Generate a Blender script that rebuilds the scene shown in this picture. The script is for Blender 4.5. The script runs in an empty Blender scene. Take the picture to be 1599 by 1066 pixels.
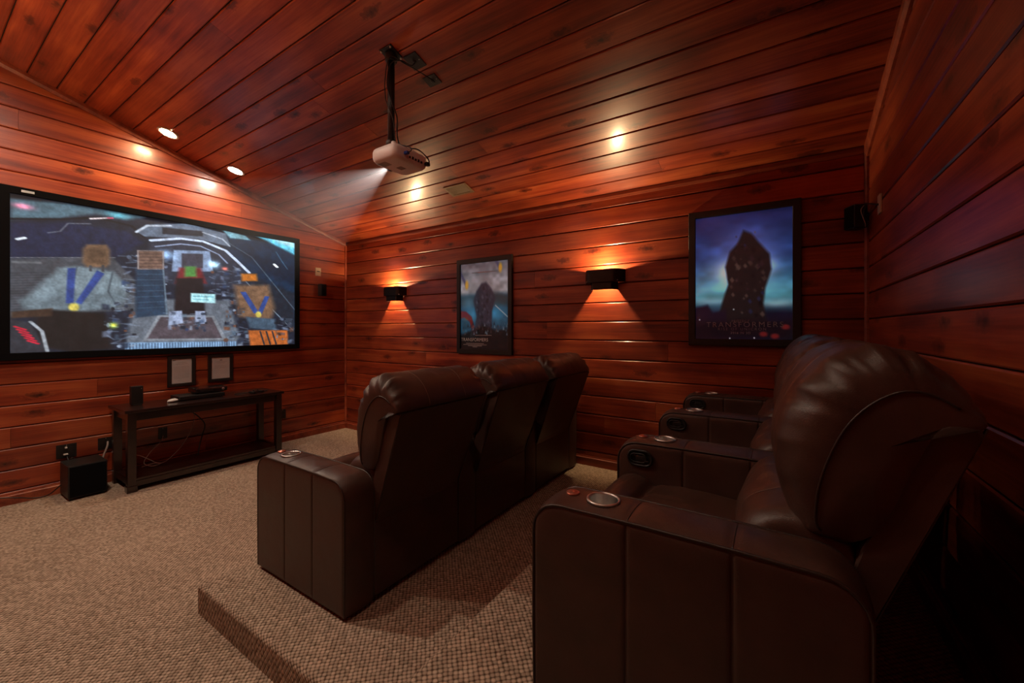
import bpy, bmesh, math, random
import numpy as np
from mathutils import Vector, Matrix

random.seed(7)
SC = bpy.context.scene
COL = SC.collection

# ---------------------------------------------------------------- camera, world, exposure
# world: x runs from the screen wall (x=0) to the back wall, the poster wall is y=0, room at y<0, z up
F_PX = 635.8
YAW = math.atan2(1214.6 - 799.5, F_PX)
cam_d = bpy.data.cameras.new('camera')
cam_d.sensor_width = 36.0
cam_d.lens = 36.0 * F_PX / 1599.0
cam_d.shift_y = -(533.0 - 512.5) / 1599.0
cam_d.clip_start = 0.02
cam = bpy.data.objects.new('camera', cam_d)
COL.objects.link(cam)
cam.location = (5.497, -3.80, 1.505)
cam.rotation_euler = (math.pi / 2, 0, YAW)
SC.camera = cam

w = bpy.data.worlds.new('world')
w.use_nodes = True
w.node_tree.nodes['Background'].inputs[0].default_value = (0.02, 0.012, 0.01, 1)
w.node_tree.nodes['Background'].inputs[1].default_value = 0.3
SC.world = w
SC.view_settings.view_transform = 'Standard'
SC.view_settings.look = 'None'
SC.view_settings.exposure = 0.0
SC.view_settings.gamma = 1.0
SC.view_settings.use_curve_mapping = False
SC.cycles.max_bounces = 6
SC.cycles.diffuse_bounces = 4
SC.cycles.glossy_bounces = 3
SC.cycles.use_adaptive_sampling = True
SC.cycles.adaptive_threshold = 0.05
SC.cycles.adaptive_min_samples = 20
SC.cycles.volume_bounces = 0
SC.cycles.transparent_max_bounces = 8
SC.cycles.use_denoising = True
SC.cycles.sample_clamp_indirect = 4.0
SC.cycles.caustics_reflective = False
SC.cycles.caustics_refractive = False
SC.cycles.blur_glossy = 0.5

# lamp and added glow powers (radiance of the emitting surfaces)
SCONCE_E = 4300.0
CAN_E = 360.0
FILL_E = 1150.0
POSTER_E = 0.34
SCREEN_E = 1.2
BEAM_W = 48.0
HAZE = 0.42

# room numbers
L, W_ROOM = 6.036, 4.06
H0, SLOPE = 2.80, 0.296
BW = 0.183
P1, P2 = 0.15, 0.335
P1X, P2X, PY = 2.93, 4.455, -2.905


def ceil_z(y):
    return H0 - SLOPE * y


# ---------------------------------------------------------------- helpers
def srgb(r, g, b):
    f = lambda c: (c / 255 / 12.92) if c / 255 <= 0.04045 else ((c / 255 + 0.055) / 1.055) ** 2.4
    return (f(r), f(g), f(b))


def tag(o, label=None, cat=None, group=None, kind=None):
    if label: o['label'] = label
    if cat: o['category'] = cat
    if group: o['group'] = group
    if kind: o['kind'] = kind
    return o


def empty(name, loc=(0, 0, 0), label=None, cat=None, group=None, rz=0.0):
    o = bpy.data.objects.new(name, None)
    o.empty_display_size = 0.1
    COL.objects.link(o)
    o.location = loc
    o.rotation_euler = (0, 0, rz)
    return tag(o, label, cat, group)


def link(name, me, parent=None, mat=None):
    o = bpy.data.objects.new(name, me)
    COL.objects.link(o)
    if mat is not None and not me.materials:
        me.materials.append(mat)
    if parent is not None:
        o.parent = parent
    return o


def mesh(verts, faces, smooth=False, name='m'):
    me = bpy.data.meshes.new(name)
    me.from_pydata([tuple(v) for v in verts], [], [tuple(f) for f in faces])
    me.update()
    bm = bmesh.new(); bm.from_mesh(me)
    bmesh.ops.recalc_face_normals(bm, faces=bm.faces)
    bm.to_mesh(me); bm.free()
    if smooth:
        me.polygons.foreach_set('use_smooth', [True] * len(me.polygons))
    return me


class MB:
    """collects shapes of ONE part"""
    def __init__(self):
        self.v = []; self.f = []; self.sm = []

    def add(self, verts, faces, smooth=False):
        n = len(self.v)
        self.v += [tuple(x) for x in verts]
        self.f += [tuple(i + n for i in f) for f in faces]
        self.sm += [smooth] * len(faces)
        return self

    def box(self, x0, x1, y0, y1, z0, z1, ch=0.0):
        if ch <= 0:
            v = [(x, y, z) for x in (x0, x1) for y in (y0, y1) for z in (z0, z1)]
            f = [(0, 1, 3, 2), (4, 6, 7, 5), (0, 4, 5, 1), (2, 3, 7, 6), (0, 2, 6, 4), (1, 5, 7, 3)]
            return self.add(v, f)
        bm = bmesh.new()
        bmesh.ops.create_cube(bm, size=1)
        for q in bm.verts:
            q.co = Vector(((x0 + x1) / 2 + q.co.x * (x1 - x0), (y0 + y1) / 2 + q.co.y * (y1 - y0), (z0 + z1) / 2 + q.co.z * (z1 - z0)))
        bmesh.ops.bevel(bm, geom=bm.edges[:], offset=ch, segments=2, affect='EDGES', profile=0.6)
        bm.verts.index_update()
        self.add([q.co[:] for q in bm.verts], [[q.index for q in fc.verts] for fc in bm.faces], False)
        bm.free()
        return self

    def tube(self, pts, r, n=6, closed=False):
        pts = [Vector(p) for p in pts]
        m = len(pts); V = []; Fc = []
        prev = None
        for i, p in enumerate(pts):
            if closed:
                t = pts[(i + 1) % m] - pts[i - 1]
            else:
                t = pts[min(i + 1, m - 1)] - pts[max(i - 1, 0)]
            if t.length < 1e-9: t = Vector((0, 0, 1))
            t.normalize()
            if prev is None:
                a = Vector((0, 0, 1)) if abs(t.z) < 0.9 else Vector((1, 0, 0))
                nrm = t.cross(a).normalized()
            else:
                nrm = (prev - t * prev.dot(t))
                nrm = nrm.normalized() if nrm.length > 1e-6 else t.orthogonal().normalized()
            prev = nrm
            b = t.cross(nrm)
            for k in range(n):
                an = 2 * math.pi * k / n
                V.append(p + nrm * (r * math.cos(an)) + b * (r * math.sin(an)))
        rng = m if closed else m - 1
        for i in range(rng):
            j = (i + 1) % m
            for k in range(n):
                k2 = (k + 1) % n
                Fc.append((i * n + k, i * n + k2, j * n + k2, j * n + k))
        if not closed:
            Fc.append(tuple(range(n))); Fc.append(tuple((m - 1) * n + k for k in range(n)))
        return self.add(V, Fc, True)

    def lathe(self, prof, c=(0, 0, 0), n=24, axis='z', smooth=True):
        V = []; Fc = []
        for r, h in prof:
            for k in range(n):
                an = 2 * math.pi * k / n
                a, b = r * math.cos(an), r * math.sin(an)
                if axis == 'z': V.append((c[0] + a, c[1] + b, c[2] + h))
                elif axis == 'x': V.append((c[0] + h, c[1] + a, c[2] + b))
                else: V.append((c[0] + a, c[1] + h, c[2] + b))
        for i in range(len(prof) - 1):
            for k in range(n):
                k2 = (k + 1) % n
                Fc.append((i * n + k, i * n + k2, (i + 1) * n + k2, (i + 1) * n + k))
        if prof[0][0] > 1e-6: Fc.append(tuple(range(n)))
        if prof[-1][0] > 1e-6: Fc.append(tuple((len(prof) - 1) * n + k for k in range(n)))
        return self.add(V, Fc, smooth)

    def prism(self, poly, y0, y1, axis='y'):
        n = len(poly)
        if axis == 'y':
            V = [(a, y0, b) for a, b in poly] + [(a, y1, b) for a, b in poly]
        elif axis == 'z':
            V = [(a, b, y0) for a, b in poly] + [(a, b, y1) for a, b in poly]
        else:
            V = [(y0, a, b) for a, b in poly] + [(y1, a, b) for a, b in poly]
        Fc = [tuple(range(n)), tuple(range(n, 2 * n))] + [(i, (i + 1) % n, n + (i + 1) % n, n + i) for i in range(n)]
        return self.add(V, Fc)

    def mesh(self, name='m'):
        me = bpy.data.meshes.new(name)
        me.from_pydata(self.v, [], self.f)
        me.update()
        bm = bmesh.new(); bm.from_mesh(me)
        bmesh.ops.recalc_face_normals(bm, faces=bm.faces)
        bm.to_mesh(me); bm.free()
        if len(me.polygons) == len(self.sm):
            me.polygons.foreach_set('use_smooth', self.sm)
        return me

    def build(self, name, mat, parent=None):
        return link(name, self.mesh(name), parent, mat)


def catmull(pts, n, closed=True):
    """resample a control polygon as a smooth curve of n points, evenly spaced"""
    P = [np.array(p, float) for p in pts]; m = len(P); out = []
    segs = m if closed else m - 1
    for i in range(segs):
        if closed:
            p0, p1, p2, p3 = P[i - 1], P[i], P[(i + 1) % m], P[(i + 2) % m]
        else:
            p0, p1, p2, p3 = P[max(i - 1, 0)], P[i], P[i + 1], P[min(i + 2, m - 1)]
        for t in np.linspace(0, 1, 12, endpoint=False):
            out.append(0.5 * ((2 * p1) + (-p0 + p2) * t + (2 * p0 - 5 * p1 + 4 * p2 - p3) * t * t + (-p0 + 3 * p1 - 3 * p2 + p3) * t ** 3))
    if not closed: out.append(P[-1])
    return np.array(out)


def resample(C, n, closed=True):
    D = np.vstack([C, C[:1]]) if closed else C
    d = np.r_[0, np.cumsum(np.linalg.norm(np.diff(D, axis=0), axis=1))]
    t = np.linspace(0, d[-1], n, endpoint=not closed)
    return np.stack([np.interp(t, d, D[:, k]) for k in range(D.shape[1])], 1)


def loft(secs, cap=True):
    """secs: list of (n,3) closed rings"""
    n = len(secs[0]); V = [tuple(p) for s in secs for p in s]; Fc = []
    for i in range(len(secs) - 1):
        for k in range(n):
            k2 = (k + 1) % n
            Fc.append((i * n + k, i * n + k2, (i + 1) * n + k2, (i + 1) * n + k))
    if cap:
        for i in (0, len(secs) - 1):
            c = np.mean(secs[i], axis=0); V.append(tuple(c)); ci = len(V) - 1
            for k in range(n):
                Fc.append((i * n + k, i * n + (k + 1) % n, ci))
    return V, Fc


# ---------------------------------------------------------------- materials
def new_mat(name):
    m = bpy.data.materials.new(name); m.use_nodes = True
    nt = m.node_tree; b = nt.nodes['Principled BSDF']
    return m, nt, b


def N(nt, typ, **kw):
    n = nt.nodes.new(typ)
    for k, v in kw.items():
        if k.startswith('i_'):
            n.inputs[int(k[2:])].default_value = v
        else:
            setattr(n, k, v)
    return n


def ramp(nt, stops, fac=None):
    r = nt.nodes.new('ShaderNodeValToRGB'); e = r.color_ramp.elements
    e[0].position, e[0].color = stops[0][0], (*stops[0][1], 1)
    e[1].position, e[1].color = stops[-1][0], (*stops[-1][1], 1)
    for p, c in stops[1:-1]:
        q = e.new(p); q.color = (*c, 1)
    if fac is not None: nt.links.new(fac, r.inputs[0])
    return r


def math_node(nt, op, a, b=None, c=None):
    n = nt.nodes.new('ShaderNodeMath'); n.operation = op
    for i, x in enumerate((a, b, c)):
        if x is None: continue
        if isinstance(x, (int, float)): n.inputs[i].default_value = x
        else: nt.links.new(x, n.inputs[i])
    return n.outputs[0]


def mixc(nt, mode, fac, a, b):
    n = nt.nodes.new('ShaderNodeMixRGB'); n.blend_type = mode
    for i, x in enumerate((fac, a, b)):
        if isinstance(x, (int, float)): n.inputs[i].default_value = x
        elif isinstance(x, tuple): n.inputs[i].default_value = (*x, 1)
        else: nt.links.new(x, n.inputs[i])
    return n.outputs[0]


def plain(name, col, rough=0.5, metal=0.0, noise=0.0, bump=0.0, scale=60.0, coat=0.0, spec=0.5):
    m, nt, b = new_mat(name)
    b.inputs['Roughness'].default_value = rough
    b.inputs['Metallic'].default_value = metal
    b.inputs['Coat Weight'].default_value = coat
    b.inputs['Specular IOR Level'].default_value = spec
    tc = N(nt, 'ShaderNodeTexCoord')
    nz = N(nt, 'ShaderNodeTexNoise'); nz.inputs['Scale'].default_value = scale; nz.inputs['Detail'].default_value = 3
    nt.links.new(tc.outputs['Object'], nz.inputs['Vector'])
    lo = tuple(c * (1 - noise) for c in col); hi = tuple(min(1, c * (1 + noise)) for c in col)
    r = ramp(nt, [(0.3, lo), (0.7, hi)], nz.outputs['Fac'])
    nt.links.new(r.outputs[0], b.inputs['Base Color'])
    if bump > 0:
        bp = N(nt, 'ShaderNodeBump'); bp.inputs['Strength'].default_value = bump; bp.inputs['Distance'].default_value = 0.002
        nt.links.new(nz.outputs['Fac'], bp.inputs['Height']); nt.links.new(bp.outputs[0], b.inputs['Normal'])
    return m


def wood(name, dark, mid, light, knots=True, coat=0.38, rough=0.40, random_tone=0.40):
    m, nt, b = new_mat(name)
    tc = N(nt, 'ShaderNodeTexCoord'); oi = N(nt, 'ShaderNodeObjectInfo')
    off = N(nt, 'ShaderNodeVectorMath', operation='SCALE'); off.inputs['Scale'].default_value = 37.0
    cmb = N(nt, 'ShaderNodeCombineXYZ')
    for i in range(3): nt.links.new(oi.outputs['Random'], cmb.inputs[i])
    nt.links.new(cmb.outputs[0], off.inputs[0])
    add = N(nt, 'ShaderNodeVectorMath', operation='ADD')
    nt.links.new(tc.outputs['Object'], add.inputs[0]); nt.links.new(off.outputs[0], add.inputs[1])
    mp = N(nt, 'ShaderNodeMapping'); mp.inputs['Scale'].default_value = (1.1, 1.0, 1.0)
    nt.links.new(add.outputs[0], mp.inputs[0])
    # knots: sparse voronoi cells in (x, y)
    kn = N(nt, 'ShaderNodeMapping'); kn.inputs['Scale'].default_value = (1.9, 5.0, 0.01)
    nt.links.new(add.outputs[0], kn.inputs[0])
    vz = N(nt, 'ShaderNodeTexVoronoi', voronoi_dimensions='2D'); vz.inputs['Scale'].default_value = 1.0
    nt.links.new(kn.outputs[0], vz.inputs['Vector'])
    sepc = N(nt, 'ShaderNodeSeparateColor'); nt.links.new(vz.outputs['Color'], sepc.inputs[0])
    on = math_node(nt, 'GREATER_THAN', sepc.outputs[0], 0.50)
    kn_n = N(nt, 'ShaderNodeTexNoise'); kn_n.inputs['Scale'].default_value = 34.0; kn_n.inputs['Detail'].default_value = 3
    nt.links.new(add.outputs[0], kn_n.inputs['Vector'])
    kdist = math_node(nt, 'ADD', vz.outputs['Distance'], math_node(nt, 'MULTIPLY_ADD', kn_n.outputs['Fac'], 0.26, -0.13))
    kd = math_node(nt, 'MULTIPLY', math_node(nt, 'SUBTRACT', 1.0, math_node(nt, 'SMOOTH_MIN', math_node(nt, 'MULTIPLY', kdist, 5.2), 1.0, 0.2)), on)
    kd = math_node(nt, 'MAXIMUM', kd, 0.0)
    # long grain, warped round the knots
    st = N(nt, 'ShaderNodeMapping'); st.inputs['Scale'].default_value = (0.55, 9.0, 9.0)
    nt.links.new(mp.outputs[0], st.inputs[0])
    warp = N(nt, 'ShaderNodeCombineXYZ')
    nt.links.new(math_node(nt, 'MULTIPLY', kd, 2.2), warp.inputs[1])
    ad2 = N(nt, 'ShaderNodeVectorMath', operation='ADD')
    nt.links.new(st.outputs[0], ad2.inputs[0]); nt.links.new(warp.outputs[0], ad2.inputs[1])
    n1 = N(nt, 'ShaderNodeTexNoise'); n1.inputs['Scale'].default_value = 1.0; n1.inputs['Detail'].default_value = 5; n1.inputs['Roughness'].default_value = 0.62
    nt.links.new(ad2.outputs[0], n1.inputs['Vector'])
    st2 = N(nt, 'ShaderNodeMapping'); st2.inputs['Scale'].default_value = (2.5, 95.0, 95.0)
    nt.links.new(mp.outputs[0], st2.inputs[0])
    n2 = N(nt, 'ShaderNodeTexNoise'); n2.inputs['Scale'].default_value = 1.0; n2.inputs['Detail'].default_value = 3
    nt.links.new(st2.outputs[0], n2.inputs['Vector'])
    n3 = N(nt, 'ShaderNodeTexNoise'); n3.inputs['Scale'].default_value = 1.7; n3.inputs['Detail'].default_value = 3
    nt.links.new(mp.outputs[0], n3.inputs['Vector'])
    g = math_node(nt, 'ADD', math_node(nt, 'MULTIPLY', n1.outputs['Fac'], 0.55), math_node(nt, 'ADD', math_node(nt, 'MULTIPLY', n2.outputs['Fac'], 0.17), math_node(nt, 'MULTIPLY', n3.outputs['Fac'], 0.28)))
    r = ramp(nt, [(0.38, dark), (0.5, mid), (0.61, light)], g)
    col = r.outputs[0]
    tone = math_node(nt, 'MULTIPLY_ADD', oi.outputs['Random'], random_tone, 1.0 - random_tone * 0.55)
    cmb2 = N(nt, 'ShaderNodeCombineXYZ')
    for i in range(3): nt.links.new(tone, cmb2.inputs[i])
    col = mixc(nt, 'MULTIPLY', 1.0, col, cmb2.outputs[0])
    if knots:
        kf = math_node(nt, 'MULTIPLY', math_node(nt, 'POWER', kd, 0.9), 1.0)
        kf = math_node(nt, 'MULTIPLY', kf, math_node(nt, 'MULTIPLY_ADD', n1.outputs['Fac'], 1.4, 0.15))
        kfc = nt.nodes.new('ShaderNodeClamp'); nt.links.new(kf, kfc.inputs[0])
        col = mixc(nt, 'MIX', kfc.outputs[0], col, tuple(c * 0.28 for c in dark))
    nt.links.new(col, b.inputs['Base Color'])
    b.inputs['Roughness'].default_value = rough
    b.inputs['Coat Weight'].default_value = coat
    b.inputs['Coat Roughness'].default_value = 0.19
    bp = N(nt, 'ShaderNodeBump'); bp.inputs['Strength'].default_value = 0.12; bp.inputs['Distance'].default_value = 0.002
    hh = math_node(nt, 'ADD', math_node(nt, 'MULTIPLY', n1.outputs['Fac'], 1.0), math_node(nt, 'MULTIPLY', n2.outputs['Fac'], 0.5))
    nt.links.new(hh, bp.inputs['Height']); nt.links.new(bp.outputs[0], b.inputs['Normal'])
    bp2 = N(nt, 'ShaderNodeBump'); bp2.inputs['Strength'].default_value = 0.10; bp2.inputs['Distance'].default_value = 0.004
    nt.links.new(n3.outputs['Fac'], bp2.inputs['Height']); nt.links.new(bp2.outputs[0], b.inputs['Coat Normal'])
    return m


M = {}
M['wood'] = wood('stained_pine', (0.11, 0.012, 0.0055), (0.27, 0.040, 0.0125), (0.43, 0.093, 0.028))
M['backing'] = plain('dark_batten_wood', (0.02, 0.006, 0.004), 0.9)
M['trim'] = wood('stained_trim', (0.13, 0.021, 0.009), (0.24, 0.045, 0.018), (0.36, 0.08, 0.03), knots=False, coat=0.15, rough=0.5)
M['table'] = wood('dark_table_wood', (0.007, 0.0025, 0.002), (0.016, 0.005, 0.0035), (0.026, 0.008, 0.005), knots=False, coat=0.5, rough=0.3, random_tone=0.1)
M['black'] = plain('black_plastic', (0.010, 0.009, 0.009), 0.42, noise=0.2, bump=0.1, scale=200)
M['frame_black'] = plain('black_frame_wood', (0.012, 0.008, 0.007), 0.45, noise=0.3, bump=0.1, scale=90)
M['velvet'] = plain('black_velvet_border', (0.004, 0.004, 0.005), 0.9, noise=0.2, scale=200, spec=0.1)
M['steel'] = plain('brushed_steel', (0.70, 0.70, 0.68), 0.34, metal=1.0, noise=0.08, scale=140)
M['copper'] = plain('copper_touch_button', (0.72, 0.30, 0.22), 0.28, metal=0.9, noise=0.1, scale=100)
M['cable_black'] = plain('black_cable', (0.012, 0.011, 0.011), 0.5)
M['cable_white'] = plain('pale_cable', (0.42, 0.36, 0.32), 0.5)
M['white'] = plain('white_plastic', (0.62, 0.60, 0.57), 0.4, noise=0.03, scale=30)
M['proj_white'] = plain('projector_white_plastic', (0.90, 0.87, 0.85), 0.42, noise=0.03, bump=0.05, scale=150)
M['grey_vent'] = plain('grey_vent_slots', (0.25, 0.23, 0.22), 0.6)
M['beige'] = plain('beige_wall_plate', (0.55, 0.44, 0.30), 0.45, noise=0.04, scale=40)
M['tan_metal'] = plain('tan_painted_vent_metal', (0.20, 0.115, 0.055), 0.5, noise=0.1, scale=60)
M['bronze'] = plain('dark_bronze_sconce', (0.020, 0.014, 0.010), 0.35, metal=0.6, noise=0.2, scale=80)
M['paper'] = plain('printed_paper', (0.62, 0.56, 0.54), 0.7, noise=0.03, scale=20)
M['ink'] = plain('grey_ink', (0.16, 0.13, 0.12), 0.8)
M['lettering'] = plain('pale_print_lettering', (0.75, 0.73, 0.73), 0.6)
M['lettering_dim'] = plain('dim_print_lettering', (0.40, 0.37, 0.38), 0.6)
M['blue_plug'] = plain('blue_cable_plug', (0.02, 0.06, 0.35), 0.4)


def carpet():
    m, nt, b = new_mat('berber_loop_carpet')
    tc = N(nt, 'ShaderNodeTexCoord')
    geo = N(nt, 'ShaderNodeNewGeometry')
    sp = N(nt, 'ShaderNodeSeparateXYZ'); nt.links.new(geo.outputs['Position'], sp.inputs[0])
    # risers fold the loop grid down: x (or y) + z keeps the pattern running over the edge
    cb = N(nt, 'ShaderNodeCombineXYZ')
    nt.links.new(math_node(nt, 'ADD', sp.outputs[0], math_node(nt, 'MULTIPLY', sp.outputs[2], 0.37)), cb.inputs[0])
    nt.links.new(math_node(nt, 'ADD', sp.outputs[1], sp.outputs[2]), cb.inputs[1])
    mp = N(nt, 'ShaderNodeMapping'); mp.inputs['Scale'].default_value = (58, 58, 1)
    mp.inputs['Rotation'].default_value = (0, 0, math.radians(46))
    nt.links.new(cb.outputs[0], mp.inputs[0])
    v = N(nt, 'ShaderNodeTexVoronoi', voronoi_dimensions='2D'); v.inputs['Scale'].default_value = 1.0; v.inputs['Randomness'].default_value = 0.22
    nt.links.new(mp.outputs[0], v.inputs['Vector'])
    n1 = N(nt, 'ShaderNodeTexNoise'); n1.inputs['Scale'].default_value = 1.4; n1.inputs['Detail'].default_value = 4
    nt.links.new(geo.outputs['Position'], n1.inputs['Vector'])
    n2 = N(nt, 'ShaderNodeTexNoise'); n2.inputs['Scale'].default_value = 420; n2.inputs['Detail'].default_value = 2
    nt.links.new(geo.outputs['Position'], n2.inputs['Vector'])
    sc_ = N(nt, 'ShaderNodeSeparateColor'); nt.links.new(v.outputs['Color'], sc_.inputs[0])
    tone = math_node(nt, 'ADD', math_node(nt, 'MULTIPLY', sc_.outputs[0], 0.35), math_node(nt, 'ADD', math_node(nt, 'MULTIPLY', n1.outputs['Fac'], 0.35), math_node(nt, 'MULTIPLY', n2.outputs['Fac'], 0.3)))
    r = ramp(nt, [(0.25, (0.36, 0.265, 0.195)), (0.75, (0.70, 0.54, 0.41))], tone)
    gap = ramp(nt, [(0.28, (1, 1, 1)), (0.66, (0.16, 0.13, 0.11))], v.outputs['Distance'])
    col = mixc(nt, 'MULTIPLY', 1.0, r.outputs[0], gap.outputs[0])
    nt.links.new(col, b.inputs['Base Color'])
    b.inputs['Roughness'].default_value = 0.95
    b.inputs['Specular IOR Level'].default_value = 0.1
    bp = N(nt, 'ShaderNodeBump'); bp.inputs['Strength'].default_value = 0.9; bp.inputs['Distance'].default_value = 0.008
    hgt = math_node(nt, 'SUBTRACT', 1.0, math_node(nt, 'POWER', v.outputs['Distance'], 2.0))
    hgt = math_node(nt, 'ADD', hgt, math_node(nt, 'MULTIPLY', n2.outputs['Fac'], 0.15))
    nt.links.new(hgt, bp.inputs['Height']); nt.links.new(bp.outputs[0], b.inputs['Normal'])
    return m


def leather():
    m, nt, b = new_mat('dark_brown_leather')
    tc = N(nt, 'ShaderNodeTexCoord'); geo = N(nt, 'ShaderNodeNewGeometry')
    v = N(nt, 'ShaderNodeTexVoronoi'); v.inputs['Scale'].default_value = 330
    nt.links.new(geo.outputs['Position'], v.inputs['Vector'])
    n1 = N(nt, 'ShaderNodeTexNoise'); n1.inputs['Scale'].default_value = 7; n1.inputs['Detail'].default_value = 5
    nt.links.new(geo.outputs['Position'], n1.inputs['Vector'])
    r = ramp(nt, [(0.3, (0.047, 0.021, 0.015)), (0.7, (0.076, 0.034, 0.024))], n1.outputs['Fac'])
    nt.links.new(r.outputs[0], b.inputs['Base Color'])
    rr = ramp(nt, [(0.3, (0.36, 0.36, 0.36)), (0.7, (0.50, 0.50, 0.50))], n1.outputs['Fac'])
    nt.links.new(rr.outputs[0], b.inputs['Roughness'])
    bp = N(nt, 'ShaderNodeBump'); bp.inputs['Strength'].default_value = 0.22; bp.inputs['Distance'].default_value = 0.0012
    nt.links.new(v.outputs['Distance'], bp.inputs['Height'])
    bp2 = N(nt, 'ShaderNodeBump'); bp2.inputs['Strength'].default_value = 0.25; bp2.inputs['Distance'].default_value = 0.012
    nt.links.new(n1.outputs['Fac'], bp2.inputs['Height']); nt.links.new(bp.outputs[0], bp2.inputs['Normal'])
    nt.links.new(bp2.outputs[0], b.inputs['Normal'])
    return m


def emis(name, col, strength):
    m, nt, b = new_mat(name)
    b.inputs['Base Color'].default_value = (*col, 1)
    b.inputs['Emission Color'].default_value = (*col, 1)
    b.inputs['Emission Strength'].default_value = strength
    return m


def printed(name, emit=0.0, coat=0.0, base=1.0):
    m, nt, b = new_mat(name)
    a = N(nt, 'ShaderNodeVertexColor'); a.layer_name = 'print'
    if emit > 0:
        b.inputs['Base Color'].default_value = (0.03, 0.03, 0.03, 1)
        nt.links.new(a.outputs[0], b.inputs['Emission Color'])
        b.inputs['Emission Strength'].default_value = emit
        b.inputs['Roughness'].default_value = 0.8
        b.inputs['Specular IOR Level'].default_value = 0.15
    else:
        nt.links.new(a.outputs[0], b.inputs['Base Color'])
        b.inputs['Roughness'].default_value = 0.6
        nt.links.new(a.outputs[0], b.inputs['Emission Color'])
        b.inputs['Emission Strength'].default_value = POSTER_E   # glow added to brighten the print, treated as backlit
    return m


def pane_mat():
    m = bpy.data.materials.new('clear_pane'); m.use_nodes = True
    nt = m.node_tree; nt.nodes.remove(nt.nodes['Principled BSDF'])
    t = N(nt, 'ShaderNodeBsdfTransparent'); g = N(nt, 'ShaderNodeBsdfGlossy'); g.inputs['Roughness'].default_value = 0.05
    fr = N(nt, 'ShaderNodeFresnel'); ge = N(nt, 'ShaderNodeNewGeometry')
    nt.links.new(math_node(nt, 'MULTIPLY_ADD', ge.outputs['Backfacing'], 1 / 1.45 - 1.45, 1.45), fr.inputs['IOR'])
    mx = N(nt, 'ShaderNodeMixShader')
    nt.links.new(fr.outputs[0], mx.inputs[0]); nt.links.new(t.outputs[0], mx.inputs[1]); nt.links.new(g.outputs[0], mx.inputs[2])
    nt.links.new(mx.outputs[0], nt.nodes['Material Output'].inputs['Surface'])
    return m


M['carpet'] = carpet()
M['leather'] = leather()
M['piping'] = plain('dark_leather_piping', (0.03, 0.015, 0.011), 0.4, noise=0.2, scale=120)
M['stitch'] = plain('brown_stitching', (0.15, 0.078, 0.056), 0.5, noise=0.2, scale=150)
M['bulb'] = emis('warm_bulb', (1.0, 0.66, 0.34), SCONCE_E)
M['can_warm'] = emis('warm_downlight', (1.0, 0.66, 0.34), CAN_E)
M['can_cool'] = emis('white_downlight', (1.0, 0.86, 0.70), CAN_E)
M['fill_main'] = emis('fill_light_neutral', (1.0, 0.84, 0.66), FILL_E)  # unseen lamps over the aisle, added as fill for carpet and seats
M['fill_dim'] = emis('fill_light_dim', (1.0, 0.78, 0.56), FILL_E * 0.20)
M['fill_low'] = emis('fill_light_soft', (1.0, 0.80, 0.60), FILL_E * 0.30)
M['pane'] = pane_mat()
M['screen'] = printed('projected_picture', emit=SCREEN_E)
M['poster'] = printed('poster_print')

# ---------------------------------------------------------------- planks
_plank_cache = {}


def clip_half(poly, a, b, c):
    """keep a*x+b*y<=c"""
    out = []
    for i in range(len(poly)):
        p, q = poly[i], poly[(i + 1) % len(poly)]
        dp, dq = a * p[0] + b * p[1] - c, a * q[0] + b * q[1] - c
        if dp <= 0: out.append(p)
        if dp * dq < 0:
            t = dp / (dp - dq)
            out.append((p[0] + (q[0] - p[0]) * t, p[1] + (q[1] - p[1]) * t))
    return out


def inset(poly, d):
    """offset a convex CCW polygon inwards"""
    n = len(poly); out = list(poly)
    for i in range(n):
        p, q = poly[i], poly[(i + 1) % n]
        ex, ey = q[0] - p[0], q[1] - p[1]; l = math.hypot(ex, ey)
        if l < 1e-6 or abs(ey) > abs(ex): continue      # butt ends stay flush
        nx, ny = ey / l, -ex / l            # outward for CCW
        out = clip_half(out, nx, ny, nx * p[0] + ny * p[1] - d)
    return out


def plank_mesh(poly, th=0.018, ch=0.0062):
    key = tuple((round(a, 4), round(b, 4)) for a, b in poly)
    if key in _plank_cache: return _plank_cache[key]
    fr = inset(poly, ch)
    n = len(poly)
    if len(fr) != n:
        fr = [((p[0]) * 0.97, (p[1]) * 0.97) for p in poly]
    V = [(a, b, -th) for a, b in poly] + [(a, b, -ch * 0.9) for a, b in poly] + [(a, b, 0) for a, b in fr]
    Fc = [tuple(range(2 * n, 3 * n)), tuple(reversed(range(n)))]
    for k in range(2):
        for i in range(n):
            j = (i + 1) % n
            Fc.append((k * n + i, k * n + j, (k + 1) * n + j, (k + 1) * n + i))
    me = mesh(V, Fc, name='plank'); me.materials.append(M['wood'])
    _plank_cache[key] = me
    return me


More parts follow.
